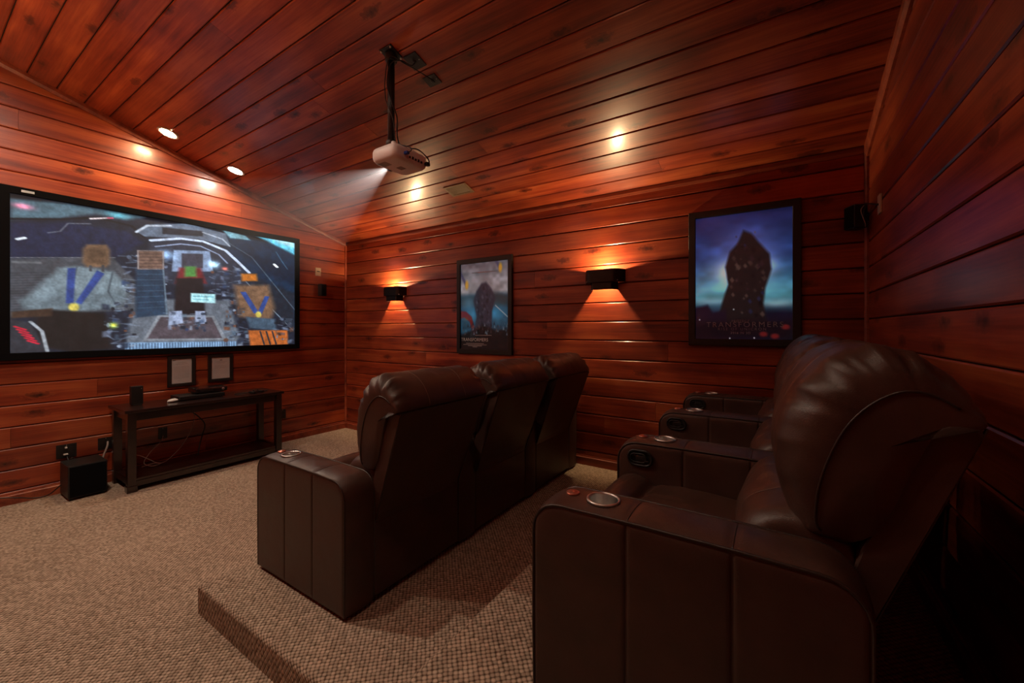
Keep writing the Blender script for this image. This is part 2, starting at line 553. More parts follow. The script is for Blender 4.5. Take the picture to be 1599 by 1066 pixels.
def planks(parent, origin, ex, ey, length, lines, splits, region=None, gap=0.0032):
    """rows of boards on the plane origin + a*ex + b*ey; lines = row borders along ey; region = clip half-planes"""
    ex, ey = Vector(ex).normalized(), Vector(ey).normalized(); ez = ex.cross(ey)
    R = Matrix((ex, ey, ez)).transposed().to_4x4()
    for r in range(len(lines) - 1):
        b0, b1 = lines[r] + gap, lines[r + 1] - gap
        cuts = [0.0] + sorted(splits(r)) + [length]
        for c in range(len(cuts) - 1):
            a0, a1 = cuts[c] + (0.0008 if c else 0), cuts[c + 1] - (0.0008 if c < len(cuts) - 2 else 0)
            poly = [(a0, b0), (a1, b0), (a1, b1), (a0, b1)]
            for hp in region or ():
                poly = clip_half(poly, *hp)
            if len(poly) < 3: continue
            xs = [p[0] for p in poly]; ys = [p[1] for p in poly]
            if max(ys) - min(ys) < 0.02 or max(xs) - min(xs) < 0.05: continue
            cx, cy = (min(xs) + max(xs)) / 2, (min(ys) + max(ys)) / 2
            me = plank_mesh([(p[0] - cx, p[1] - cy) for p in poly])
            o = link('plank', me, parent)
            o.matrix_local = Matrix.Translation(Vector(origin) + ex * cx + ey * cy) @ R


rj = random.Random(3)
ZL = [1.572 + BW * k for k in range(-9, 14)]
ZL = [0.0] + [z for z in ZL if z > 0.04]


def one_split(lo, hi, prob=1.0):
    return lambda r: [rj.uniform(lo, hi)] if rj.random() < prob else []


# front wall (screen), x = 0, boards run along y
wf = MB().prism([(0.3, -0.2), (0.3, ceil_z(0.3) + 0.02), (-W_ROOM - 0.3, ceil_z(-W_ROOM - 0.3) + 0.02), (-W_ROOM - 0.3, -0.2)], -0.12, -0.0178, 'x').build('wall_front', M['backing'])
tag(wf, 'gable wall of red-brown boards carrying the projection screen', kind='structure')
planks(wf, (0, -W_ROOM, 0), (0, 1, 0), (0, 0, 1), W_ROOM, ZL, one_split(0.8, 3.2, 0.4),
       [(SLOPE, 1.0, ceil_z(-W_ROOM) - 0.004)])
# right wall (posters), y = 0
wr = MB().box(-0.12, L + 0.12, 0.0178, 0.12, -0.2, H0 + 0.02).build('wall_right', M['backing'])
tag(wr, 'red-brown board wall with two posters and two sconces', kind='structure')
planks(wr, (0, 0, 0), (1, 0, 0), (0, 0, 1), L, [z for z in ZL if z < H0 - 0.03] + [H0 - 0.004], one_split(1.2, 4.8, 0.6))
# back wall, x = L
wb = MB().prism([(0.3, -0.2), (0.3, ceil_z(0.3) + 0.02), (-W_ROOM - 0.3, ceil_z(-W_ROOM - 0.3) + 0.02), (-W_ROOM - 0.3, -0.2)], L + 0.0178, L + 0.12, 'x').build('wall_back', M['backing'])
tag(wb, 'dark red-brown board wall behind the back row of recliners', kind='structure')
planks(wb, (L, 0, 0), (0, -1, 0), (0, 0, 1), W_ROOM, ZL, one_split(2.6, 3.6, 0.4), [(-SLOPE, 1.0, H0 - 0.004)])
# left wall beside the camera, y = -W_ROOM
wl = MB().box(-0.12, L + 0.12, -W_ROOM - 0.12, -W_ROOM - 0.0178, -0.2, ceil_z(-W_ROOM) + 0.04).build('wall_left', M['backing'])
tag(wl, 'red-brown board wall opposite the posters', kind='structure')
planks(wl, (L, -W_ROOM, 0), (-1, 0, 0), (0, 0, 1), L, [z for z in ZL if z < ceil_z(-W_ROOM) - 0.03] + [ceil_z(-W_ROOM) - 0.004], one_split(1.2, 4.8, 1.0))
# sloping ceiling, boards run along x
SL = math.hypot(1, SLOPE)
ce = MB().prism([(0.3, ceil_z(0.3) + 0.019), (0.3, ceil_z(0.3) + 0.12), (-W_ROOM - 0.3, ceil_z(-W_ROOM - 0.3) + 0.12), (-W_ROOM - 0.3, ceil_z(-W_ROOM - 0.3) + 0.019)], -0.12, L + 0.12, 'x').build('ceiling', M['backing'])
tag(ce, 'sloping ceiling of glossy red-brown boards', kind='structure')
CL = [0.0] + [(0.342 + 0.1749 * k) * SL for k in range(-1, 23)]
CL = [c for c in CL if c < W_ROOM * SL - 0.03] + [W_ROOM * SL]
CL = sorted(set(round(c, 4) for c in CL if c >= 0))
planks(ce, (0, 0, H0), (1, 0, 0), (0, -1, SLOPE), L, CL, lambda r: ([] if r % 3 == 0 else [rj.uniform(1.2, 4.8)]))

# ---------------------------------------------------------------- floor, platforms, baseboards, trims
fl = MB().box(-0.15, L + 0.15, -W_ROOM - 0.15, 0.15, -0.2, 0.0).build('floor', M['carpet'])
tag(fl, 'beige looped carpet floor', kind='structure')


def platform(name, x0, x1, y0, y1, z0, z1, r=0.022):
    """carpeted riser block with rounded nosing along its front (x0) and side (y0)"""
    mb = MB(); pr = []
    for k in range(7):
        a = math.pi / 2 * k / 6
        pr.append((r - r * math.cos(a), -r + r * math.sin(a)))     # inset, dz from top
    rings = [[(x0, y0, z0), (x1, y0, z0), (x1, y1, z0), (x0, y1, z0)]]
    for i_, dz in pr:
        rings.append([(x0 + i_, y0 + i_, z1 + dz), (x1, y0 + i_, z1 + dz), (x1, y1, z1 + dz), (x0 + i_, y1, z1 + dz)])
    V = [p for rr in rings for p in rr]; Fc = []
    for i in range(len(rings) - 1):
        for k in range(4):
            k2 = (k + 1) % 4
            Fc.append((i * 4 + k, i * 4 + k2, (i + 1) * 4 + k2, (i + 1) * 4 + k))
    Fc.append((0, 1, 2, 3)); Fc.append(tuple(len(V) - 4 + k for k in range(4)))
    return mb.add(V, Fc).build(name, M['carpet'])


tag(platform('floor_platform', P1X, L - 0.001, PY, -0.001, 0.001, P1), 'low beige carpeted platform under the front recliners', kind='structure')
tag(platform('floor_platform_upper', P2X, L - 0.001, PY, -0.001, P1 + 0.001, P2), 'higher beige carpeted platform under the back recliners', kind='structure')


def baseboard(name, p0, p1, z, inward, h=0.092, t=0.020, label='stained baseboard along the carpet'):
    """profile swept from p0 to p1 (xy), thickness towards inward"""
    p0, p1, n = Vector((*p0, 0)), Vector((*p1, 0)), Vector((*inward, 0))
    prof = [(0, 0.001), (t, 0.001), (t, h * 0.80), (t * 0.55, h * 0.88), (t * 0.45, h), (0, h)]
    V = []
    for q in (p0, p1):
        for a, b in prof:
            c = q + n * a; V.append((c.x, c.y, z + b))
    k = len(prof)
    Fc = [tuple(range(k)), tuple(range(k, 2 * k))] + [(i, (i + 1) % k, k + (i + 1) % k, k + i) for i in range(k)]
    o = MB().add(V, Fc).build(name, M['trim'])
    return tag(o, label, kind='structure')


baseboard('baseboard_front', (0.0, -W_ROOM), (0.0, 0.0), 0.0, (1, 0), label='baseboard under the projection screen wall')
baseboard('baseboard_right', (0.022, 0), (P1X - 0.002, 0), 0.0, (0, -1), label='baseboard under the small poster at main floor level')
baseboard('baseboard_right_step', (P1X, 0), (P2X - 0.002, 0), P1, (0, -1), label='baseboard of the poster wall on the low platform')
baseboard('baseboard_right_upper', (P2X, 0), (L - 0.022, 0), P2, (0, -1), label='baseboard of the poster wall on the higher platform')
baseboard('baseboard_back', (L, PY), (L, 0), P2, (-1, 0), label='baseboard behind the back row of recliners')
baseboard('baseboard_back_low', (L, -W_ROOM), (L, PY - 0.002), 0.0, (-1, 0), label='baseboard of the back wall at main floor level')


def quarter_trim(name, pts, r, label):
    o = MB().prism([(0, 0)] + pts, *r).build(name, M['trim'])
    return tag(o, label, kind='structure')


def bar_trim(name, a, b, u, v, wu, wv, label):
    """bar from a to b with section wu*u, wv*v and one chamfered corner"""
    a, b, u, v = Vector(a), Vector(b), Vector(u), Vector(v)
    sec = [(0, 0), (wu, 0), (wu, wv * 0.55), (wu * 0.55, wv), (0, wv)]
    V = [tuple(q + u * s + v * t) for q in (a, b) for s, t in sec]
    k = len(sec)
    Fc = [tuple(range(k)), tuple(range(k, 2 * k))] + [(i, (i + 1) % k, k + (i + 1) % k, k + i) for i in range(k)]
    return tag(MB().add(V, Fc).build(name, M['trim']), label, kind='structure')


cs, sn = 1 / SL, SLOPE / SL
down = (0, -sn, -cs); upslope = (0, -cs, sn)
bar_trim('trim_1', (0, 0, 0.094), (0, 0, H0 - 0.005), (1, 0, 0), (0, -1, 0), 0.022, 0.022, 'thin vertical corner strip between screen wall and poster wall')
bar_trim('trim_2', (L, 0, P2 + 0.094), (L, 0, H0 - 0.005), (-1, 0, 0), (0, -1, 0), 0.024, 0.024, 'thin vertical corner strip beside the corner speaker')
bar_trim('trim_3', (0, -0.002, H0), (0, -W_ROOM, ceil_z(-W_ROOM)), (1, 0, 0), down, 0.022, 0.055, 'sloping strip where the ceiling meets the screen wall')
bar_trim('trim_4', (L, -0.002, H0), (L, -W_ROOM, ceil_z(-W_ROOM)), (-1, 0, 0), down, 0.026, 0.085, 'sloping strip where the ceiling meets the back wall')
bar_trim('trim_5', (0.024, 0, H0 - 0.002), (L - 0.028, 0, H0 - 0.002), (0, -1, 0), (0, 0, -1), 0.016, 0.050, 'strip where the ceiling meets the poster wall')

# ---------------------------------------------------------------- recliners
AW, PITCH, AL, AH = 0.165, 0.80, 0.80, 0.64
SW = PITCH - AW


def arm_outline():
    r = 0.088; P = [(0.004, 0.02), (0.0, 0.25), (0.0, AH - r)]
    for k in range(1, 9):
        a = math.pi / 2 * k / 8; P.append((r - r * math.cos(a), AH - r + r * math.sin(a)))
    P += [(0.30, AH + 0.003), (0.55, AH + 0.003)]
    for k in range(0, 9):
        a = math.pi / 2 * k / 8; P.append((AL - r + r * math.sin(a), AH - r + r * math.cos(a)))
    P += [(AL, 0.25), (AL - 0.004, 0.02)]
    return np.array(P)


SEAMS = (0.29, 0.545)


def build_arm():
    O = resample(arm_outline(), 170, closed=False)
    n = len(O)
    cen = np.array([AL / 2, AH * 0.5])
    tang = np.gradient(O, axis=0); tang /= np.linalg.norm(tang, axis=1)[:, None]
    nor = np.stack([-tang[:, 1], tang[:, 0]], 1)
    nor[np.einsum('ij,ij->i', nor, O - cen) < 0] *= -1
    cols = [0.0, 0.004, 0.014, 0.035, 0.06, AW / 2, AW - 0.06, AW - 0.035, AW - 0.014, AW - 0.004, AW]
    rows = []
    for c in cols:
        x = abs(2 * c / AW - 1)
        crown = 0.011 * (1 - x ** 2.6)
        dip = np.zeros(n)
        for s in SEAMS:
            on = O[:, 1] > AH - 0.03
            dip += np.where(on, 0.006 * np.exp(-((O[:, 0] - s) / 0.010) ** 2), 0)
        d = crown - dip * (1 - x ** 6)
        Q = O + nor * d[:, None]
        rows.append(np.stack([Q[:, 0], np.full(n, c), Q[:, 1]], 1))
    V = []; Fc = []
    # side faces: inner rings of the closed outline
    def ring(y, f, puff, sgn):
        Q = cen + (O - cen) * f
        g = puff * np.ones(n)
        return np.stack([Q[:, 0], y + sgn * g, Q[:, 1]], 1)
    fs = [(0.985, 0.0), (0.6, 0.0)]
    rings = [ring(0, f, p, -1) for f, p in reversed(fs)] + rows + [ring(AW, f, p, 1) for f, p in fs]
    rings = [np.array(r) for r in rings]
    for r in rings: V += [tuple(p) for p in r]
    for i in range(len(rings) - 1):
        for k in range(n):                      # closed: last point back to the first along the bottom
            k2 = (k + 1) % n
            Fc.append((i * n + k, i * n + k2, (i + 1) * n + k2, (i + 1) * n + k))
    for i in (0, len(rings) - 1):
        V.append(tuple(rings[i].mean(0))); c = len(V) - 1
        for k in range(n): Fc.append((i * n + k, i * n + (k + 1) % n, c))
    return mesh(V, Fc, smooth=True, name='arm')


CUP_S, CUP_T, CUP_R = 0.196, AW / 2, 0.044


def cut_cup(me):
    o = bpy.data.objects.new('tmp_arm', me); COL.objects.link(o)
    cy = MB().lathe([(CUP_R, -0.09), (CUP_R, 0.06)], (CUP_S, CUP_T, AH), 32).mesh()
    c = bpy.data.objects.new('tmp_cut', cy); COL.objects.link(c)
    md = o.modifiers.new('b', 'BOOLEAN'); md.operation = 'DIFFERENCE'; md.object = c; md.solver = 'EXACT'
    dg = bpy.context.evaluated_depsgraph_get()
    out = bpy.data.meshes.new_from_object(o.evaluated_get(dg))
    bpy.data.objects.remove(o); bpy.data.objects.remove(c)
    out.polygons.foreach_set('use_smooth', [True] * len(out.polygons))
    return out


ARM = cut_cup(build_arm()); ARM.materials.clear(); ARM.materials.append(M['leather'])


def side_panels():
    """three padded leather panels on each side of the arm, parted by the vertical seams"""
    O = resample(arm_outline(), 200, closed=False); out = []
    xs = O[:, 0]
    def top(s):
        up_ = O[O[:, 1] > 0.2]
        a = up_[np.argsort(up_[:, 0])]
        return float(np.interp(s, a[:, 0], a[:, 1]))
    edges = [0.003, SEAMS[0], SEAMS[1], AL - 0.003]
    for y, sg in ((0.0, -1), (AW, 1)):
        for k in range(3):
            s0, s1 = edges[k] + (0.0012 if k else 0.002), edges[k + 1] - (0.0012 if k < 2 else 0.002)
            us = (1 - np.cos(np.linspace(0, math.pi, 22))) / 2; vs_ = (1 - np.cos(np.linspace(0, math.pi, 18))) / 2
            V = []
            for u in us:
                s = s0 + (s1 - s0) * u; h1 = top(s) - 0.005; h0 = 0.022
                for v in vs_:
                    h = h0 + (h1 - h0) * v
                    du, dv = min(u, 1 - u) * (s1 - s0), min(v, 1 - v) * (h1 - h0)
                    p = 0.0050 * (1 - math.exp(-du / 0.0028)) * (1 - math.exp(-dv / 0.006)) - 0.001
                    V.append((s, y + sg * p, h))
            m_ = len(vs_)
            Fc = [(i * m_ + j, (i + 1) * m_ + j, (i + 1) * m_ + j + 1, i * m_ + j + 1) for i in range(len(us) - 1) for j in range(m_ - 1)]
            me = mesh(V, Fc, smooth=True, name='side_panel')
            me.materials.append(M['leather']); out.append(me)
    return out


def arm_piping():
    O = resample(arm_outline(), 80, closed=False); mb = MB()
    return [MB().tube([(p[0], y, p[1]) for p in O], 0.0042, 6).mesh('piping') for y in (0.0, AW)]


def arm_seams():
    out = []
    for s in SEAMS:
        path = [(s, t, AH + 0.0022 + 0.009 * (1 - abs(2 * t / AW - 1) ** 2.6) - 0.0030) for t in np.linspace(0.006, AW - 0.006, 9)]
        out.append(MB().tube(path, 0.0022, 5).mesh('seam'))
    return out


PIPE, SEAM, PANELS = arm_piping(), arm_seams(), side_panels()
CUP = MB().lathe([(0.0, -0.074), (0.040, -0.074), (0.0415, -0.07), (0.0425, 0.002), (0.0435, 0.0058), (0.0465, 0.0075), (0.0500, 0.0060), (0.0507, 0.001), (0.0445, -0.001), (0.0432, -0.074), (0.0432, -0.08), (0.0, -0.08)], (0, 0, 0), 36).mesh('cup_holder')
BTN = MB().lathe([(0.021, -0.004), (0.021, 0.003), (0.019, 0.0045), (0.0165, 0.004), (0.015, 0.0055), (0.0, 0.0075)], (0, 0, 0), 24).mesh('touch_button')


def stadium(hw, hh, n=28):
    out = []
    for k in range(n):
        a = 2 * math.pi * k / n
        x, z = math.cos(a), math.sin(a)
        cxx = (hw - hh) * (1 if x > 0 else -1)
        out.append((cxx + hh * x, hh * z))
    return out


def handle_mesh():
    mb = MB()
    st = stadium(0.054, 0.034)
    mb.tube([(a, -0.006, b) for a, b in st], 0.0055, 8, closed=True)
    st2 = stadium(0.050, 0.030)
    n = len(st2)
    mb.add([(a, -0.003, b) for a, b in st2] + [(0, 0.004, 0)], [(i, (i + 1) % n, n) for i in range(n)])
    mb.tube([(a * 0.72 - 0.006, -0.0085, b * 0.66) for a, b in st2], 0.0032, 6, closed=True)
    mb.box(-0.018, 0.030, -0.011, -0.004, -0.010, 0.012, 0.003)
    mb.box(0.022, 0.042, -0.013, -0.005, -0.016, -0.006, 0.003)
    return mb.mesh('recline_handle')


HANDLE = handle_mesh()

# back pillow: full and end outlines (s, h)
PF = [(.705, .645), (.655, .715), (.632, .82), (.645, .925), (.688, 1.025), (.757, 1.098), (.84, 1.128), (.92, 1.10), (.985, 1.025), (1.003, .965), (.937, .965), (.90, .885), (.82, .675)]
PG = [(.725, .675), (.715, .745), (.732, .835), (.765, .925), (.805, .985), (.85, 1.022), (.888, 1.032), (.925, 1.022), (.962, .995), (.992, .962), (.932, .957), (.895, .88), (.82, .69)]


def pillow_mesh(PFull, PEnd, width, n=84, endw=0.085, wr=0.0045, seed=1, flare=0.0, folds=None):
    A = catmull(PFull, n)[::2]; B = catmull(PEnd, n)[::2]; n = len(A)
    # align ring starts
    rng = np.random.RandomState(seed)
    vs = list(np.linspace(-1, 1, 41)) + [-.985, -.965, .965, .985]
    vs = sorted(set(np.round(vs, 4)))
    hw = width / 2
    secs = []
    ph = rng.rand(6) * 6.28
    u = np.linspace(0, 1, n, endpoint=False)
    cen = A.mean(0)
    for v in vs:
        d = (1 - abs(v)) * hw
        f = 1.0 if d >= endw else math.sqrt(max(0.0, 1 - (1 - d / endw) ** 2))
        Q = B + (A - B) * f
        e = math.exp(-((d - 0.02) / 0.045) ** 2)
        side = 0 if v < 0 else 3
        env = 1 - math.exp(-d / 0.010)
        rip = np.sin(u * 2 * math.pi * 17 + ph[side]) * 0.6 + np.sin(u * 2 * math.pi * 29 + ph[side + 1]) * 0.4
        big = np.sin(u * 2 * math.pi * 5 + ph[side + 2] + v * 3)
        nrm = Q - cen; nrm /= np.linalg.norm(nrm, axis=1)[:, None]
        Q = Q + nrm * (rip * wr * e * env + 0.004 * big * (1 - v * v))[:, None]
        if folds:
            for uc, amp, ln in folds[0 if v < 0 else 1]:
                prof = np.exp(-((u - uc) / 0.0085) ** 2) * -amp + np.exp(-((u - uc - 0.022) / 0.014) ** 2) * amp * 0.55
                Q = Q + nrm * (prof * env * math.exp(-((d - 0.03) / ln) ** 2))[:, None]
        # soft belly between the two vertical stitch lines
        belly = 0.012 * (1 - v * v)
        for sv in (-0.40, 0.40): belly -= 0.005 * math.exp(-((v - sv) / 0.03) ** 2)
        front = np.clip((cen[0] + 0.05 - Q[:, 0]) / 0.15, -0.2, 1)[:, None]
        Q = Q + nrm * belly * np.clip(front + 0.45, 0, 1)
        fl_ = 1 + flare * np.clip((Q[:, 1] - Q[:, 1].min()) / 0.45, 0, 1)
        secs.append(np.stack([Q[:, 0], v * hw * fl_, Q[:, 1]], 1))
    V, Fc = loft(secs)
    return mesh(V, Fc, smooth=True, name='back_pillow'), secs, vs


def stitch_mesh(secs, vs, at, k0, k1, r=0.0016):
    out = []
    for a in at:
        i = int(np.argmin(np.abs(np.array(vs) - a)))
        pts = secs[i]; c = pts.mean(0); n = len(pts)
        idx = [k % n for k in range(int(k0 * n), int(k1 * n))]
        P = [pts[k] + (pts[k] - c) / np.linalg.norm(pts[k] - c) * 0.0008 for k in idx]
        out.append(MB().tube(P, r, 5).mesh('stitching'))
    return out


def ends_piping(secs, k0, k1, r=0.003):
    out = []
    for s in (secs[0], secs[-1]):
        n = len(s); idx = [k % n for k in range(int(k0 * n), int(k1 * n))]
        out.append(MB().tube([s[k] for k in idx], r, 6).mesh('piping'))
    return out


LF = [(.545, .44), (.525, .52), (.545, .61), (.60, .675), (.68, .695), (.77, .67), (.80, .60), (.78, .44)]
LE = [(.585, .45), (.57, .52), (.59, .59), (.63, .64), (.69, .655), (.76, .64), (.79, .59), (.77, .45)]
SF = [(.002, .16), (.0, .30), (.004, .42), (.035, .487), (.085, .508), (.14, .498), (.178, .470), (.205, .480), (.30, .490), (.45, .486), (.58, .47), (.64, .45), (.64, .17)]
SE = [(.022, .18), (.02, .30), (.024, .40), (.05, .450), (.09, .468), (.14, .462), (.178, .445), (.205, .452), (.30, .460), (.45, .456), (.58, .445), (.62, .43), (.62, .19)]

FOLDS = [[(.30, .016, .055), (.36, .018, .05), (.43, .014, .06), (.50, .018, .05), (.57, .012, .04), (.22, .008, .03)], [(.32, .014, .05), (.40, .016, .05), (.48, .016, .05), (.56, .012, .04)]]
FOLDS_B = [[(.28, .014, .06), (.345, .017, .055), (.42, .016, .065), (.49, .018, .055), (.55, .010, .04), (.18, .007, .03)], [(.34, .016, .05), (.44, .014, .05), (.52, .016, .05)]]
PILLOW, _ps, _pv = pillow_mesh(PF, PG, SW + 0.020, seed=2, flare=0.09, folds=FOLDS)
PILLOW_B, _ps2, _pv2 = pillow_mesh(PF, PG, SW + 0.020, seed=9, flare=0.09, folds=FOLDS_B)
LUMBAR, _ls, _lv = pillow_mesh(LF, LE, SW - 0.012, n=56, endw=0.06, wr=0.002, seed=4)
SEATM, _ss, _sv = pillow_mesh(SF, SE, SW - 0.006, n=80, endw=0.045, wr=0.0012, seed=5)
P_STITCH = stitch_mesh(_ps, _pv, (-0.40, 0.40), 0.04, 0.70)
P_PIPE = ends_piping(_ps, 0.0, 0.62)
L_STITCH = stitch_mesh(_ls, _lv, (-0.40, 0.40), 0.05, 0.6)


def shell_mesh():
    """leaning back frame: side strips and rear panel"""
    prof = [(.735, .395), (.80, .395), (.808, .43), (1.0, .952), (.992, .962), (.937, .962), (.925, .95), (.80, .645)]
    hb, ht = SW / 2 - 0.006, SW / 2 + 0.012
    secs = []
    for t, ins in ((-1, 0.012), (-0.985, 0.003), (-0.96, 0.0), (-0.4, -0.002), (0, -0.003), (0.4, -0.002), (0.96, 0.0), (0.985, 0.003), (1, 0.012)):
        c = np.array(prof).mean(0); ring = []
        for s, h in prof:
            d = np.array([s, h]) - c; q = np.array([s, h]) - d / np.linalg.norm(d) * ins
            wdt = hb + (ht - hb) * min(1, max(0, (h - 0.4) / 0.55))
            ring.append((q[0], t * wdt, q[1]))
        secs.append(np.array(ring))
    V, Fc = loft(secs)
    return mesh(V, Fc, name='back_shell')


SHELL = shell_mesh()


def shell_piping():
    mb = MB(); hb, ht = SW / 2 - 0.006, SW / 2 + 0.012
    path = [(.804, -hb * .985, .41), (1.001, -ht * .985, .957), (1.001, ht * .985, .957), (.804, hb * .985, .41)]
    P = []
    for a, b in zip(path[:-1], path[1:]):
        for t in np.linspace(0, 1, 10, endpoint=False): P.append(tuple(np.array(a) * (1 - t) + np.array(b) * t))
    P.append(path[-1])
    mb.tube(P, 0.0032, 6)
    return mb.mesh('piping')


SHELL_PIPE = shell_piping()
BASE = MB().box(0.05, 0.782, -SW / 2 + 0.003, SW / 2 - 0.003, 0.055, 0.395, 0.012).mesh('base')
PLINTH = MB().box(0.10, 0.75, -SW / 2 + 0.04, SW / 2 - 0.04, 0.0, 0.054, 0.004).mesh('plinth')
REAR = MB().box(0.775, 0.800, -SW / 2 + 0.004, SW / 2 - 0.004, 0.030, 0.398, 0.008).mesh('rear_skirt')
FOOT = MB().box(0.004, 0.052, -SW / 2 + 0.006, SW / 2 - 0.006, 0.045, 0.20, 0.014).mesh('footrest')
for me_ in (PILLOW, PILLOW_B, LUMBAR, SEATM, SHELL, BASE, PLINTH, REAR, FOOT): me_.materials.append(M['leather'])
for me_ in PIPE + P_PIPE + [SHELL_PIPE] + SEAM: me_.materials.append(M['piping'])
for me_ in P_STITCH + L_STITCH: me_.materials.append(M['stitch'])
CUP.materials.append(M['steel']); BTN.materials.append(M['copper']); HANDLE.materials.append(M['black'])


def add_arm(t, y, handle):
    a = link('arm', ARM, t); a.location = (0, y, 0)
    for q in PIPE: link('piping', q, a)
    for q in SEAM: link('seam', q, a)
    for q in PANELS: link('side_panel', q, a)
    c = link('cup_holder', CUP, a); c.location = (CUP_S, CUP_T, AH + 0.0115); tag(c, 'round brushed steel cup holder')
    b = link('touch_button', BTN, a); b.location = (0.096, CUP_T, AH + 0.0125); tag(b, 'small copper touch button')
    if handle:
        h = link('recline_handle', HANDLE, a); h.location = (0.105, -0.005, 0.575); tag(h, 'black oval recline handle')


def recliner(x, y, z, first, label, group, alt):
    t = empty('recliner', (x, y, z), label, 'recliner', group)
    if first: add_arm(t, 0.0, False)
    add_arm(t, PITCH, True)
    yc = AW + SW / 2
    def part(name, me, par=t, at=True):
        o = link(name, me, par)
        if at: o.location = (0, yc, 0)
        return o
    part('base', BASE); part('plinth', PLINTH); part('rear_skirt', REAR); part('footrest', FOOT); part('seat', SEATM)
    sh = part('back_shell', SHELL); link('piping', SHELL_PIPE, sh)
    p = part('back_pillow', PILLOW_B if alt else PILLOW)
    for q in P_STITCH: link('stitching', q, p)
    for q in P_PIPE: link('piping', q, p)
    l = part('lumbar_pillow', LUMBAR); [link('stitching', q, l) for q in L_STITCH]
    return t


FRONT_LABELS = ['dark brown leather recliner at the open end of the front row, with two arms',
                'dark brown leather recliner in the middle of the front row',
                'dark brown leather recliner of the front row beside the poster wall']
BACK_LABELS = ['dark brown leather recliner at the open end of the back row, closest to the camera',
               'dark brown leather recliner in the middle of the back row',
               'dark brown leather recliner of the back row beside the poster wall']
for i in range(3):
    recliner(3.03, -2.655 + (PITCH + 0.001) * i, P1, i == 0, FRONT_LABELS[i], 'front row of recliners', i % 2)
for i in range(3):
    recliner(4.861, -2.704 + (PITCH + 0.001) * i, P2, i == 0, BACK_LABELS[i], 'back row of recliners', i % 2 == 0)


# ---------------------------------------------------------------- flat prints
class Canvas:
    def __init__(self, wd, ht, bg):
        self.w, self.h = wd, ht
        self.X, self.Y = np.meshgrid(np.linspace(0, 1, wd), np.linspace(0, 1, ht))
        self.c = np.zeros((ht, wd, 3)); self.c[:] = bg
        self.asp = 1.0

    def blend(self, a, col, op=1.0):
        a = np.clip(a, 0, 1)[..., None] * op
        self.c = self.c * (1 - a) + np.array(col, float) * a

    def glow(self, cx, cy, rx, ry, col, p=1.0):
        d = ((self.X - cx) / rx) ** 2 + ((self.Y - cy) / ry) ** 2
        self.c += np.exp(-d * p)[..., None] * np.array(col, float)

    def ell(self, cx, cy, rx, ry, col, soft=0.15, op=1.0):
        d = np.sqrt(((self.X - cx) / rx) ** 2 + ((self.Y - cy) / ry) ** 2)
        self.blend((1 - d) / soft + 0.5, col, op)

    def poly(self, pts, col, soft=0.006, op=1.0):
        X, Y = self.X, self.Y; ins = np.zeros(X.shape, bool); dist = np.full(X.shape, 9.0)
        n = len(pts)
        for i in range(n):
            x0, y0 = pts[i]; x1, y1 = pts[(i + 1) % n]
            cond = ((y0 > Y) != (y1 > Y)) & (X < (x1 - x0) * (Y - y0) / ((y1 - y0) or 1e-9) + x0)
            ins ^= cond
            ex, ey = x1 - x0, y1 - y0; t = np.clip(((X - x0) * ex + (Y - y0) * ey) / (ex * ex + ey * ey + 1e-12), 0, 1)
            dist = np.minimum(dist, np.hypot(X - x0 - t * ex, Y - y0 - t * ey))
        sd = np.where(ins, dist, -dist)
        self.blend(sd / soft + 0.5, col, op)

    def line(self, pts, wd, col, soft=0.004, op=1.0):
        dist = np.full(self.X.shape, 9.0)
        for (x0, y0), (x1, y1) in zip(pts[:-1], pts[1:]):
            ex, ey = x1 - x0, y1 - y0; t = np.clip(((self.X - x0) * ex + (self.Y - y0) * ey) / (ex * ex + ey * ey + 1e-12), 0, 1)
            dist = np.minimum(dist, np.hypot(self.X - x0 - t * ex, self.Y - y0 - t * ey))
        self.blend((wd / 2 - dist) / soft + 0.5, col, op)

    def noise(self, amp, sx, sy, seed=0, mask=None):
        r = np.random.RandomState(seed); g = r.rand(sy + 2, sx + 2)
        xi, yi = self.X * sx, self.Y * sy
        a, b = xi.astype(int), yi.astype(int); fx, fy = xi - a, yi - b
        fx, fy = fx * fx * (3 - 2 * fx), fy * fy * (3 - 2 * fy)
        v = (g[b, a] * (1 - fx) + g[b, a + 1] * fx) * (1 - fy) + (g[b + 1, a] * (1 - fx) + g[b + 1, a + 1] * fx) * fy
        k = 1 + amp * (v - 0.5) * 2
        if mask is not None: k = 1 + (k - 1) * mask
        self.c *= k[..., None]

    def mesh(self, o, ex, ey, wd, ht, mat):
        """grid from top-left corner o, ex right, ey down (metres)"""
        o, ex, ey = np.array(o), np.array(ex), np.array(ey)
        P = o + self.X[..., None] * wd * ex + self.Y[..., None] * ht * ey
        V = P.reshape(-1, 3); W_, H_ = self.w, self.h
        a = (np.arange(H_ - 1)[:, None] * W_ + np.arange(W_ - 1)[None, :]).ravel()
        Fc = np.stack([a, a + W_, a + W_ + 1, a + 1], 1)
        me = bpy.data.meshes.new('print')
        me.from_pydata(V.tolist(), [], Fc.tolist()); me.update()
        ca = me.color_attributes.new('print', 'FLOAT_COLOR', 'POINT')
        s = np.clip(self.c, 0, 255) / 255
        lin = np.where(s <= 0.04045, s / 12.92, ((s + 0.055) / 1.055) ** 2.4)
        rgba = np.concatenate([lin, np.ones((H_, W_, 1))], 2).astype(np.float32)
        ca.data.foreach_set('color', rgba.ravel())
        me.materials.append(mat)
        return me


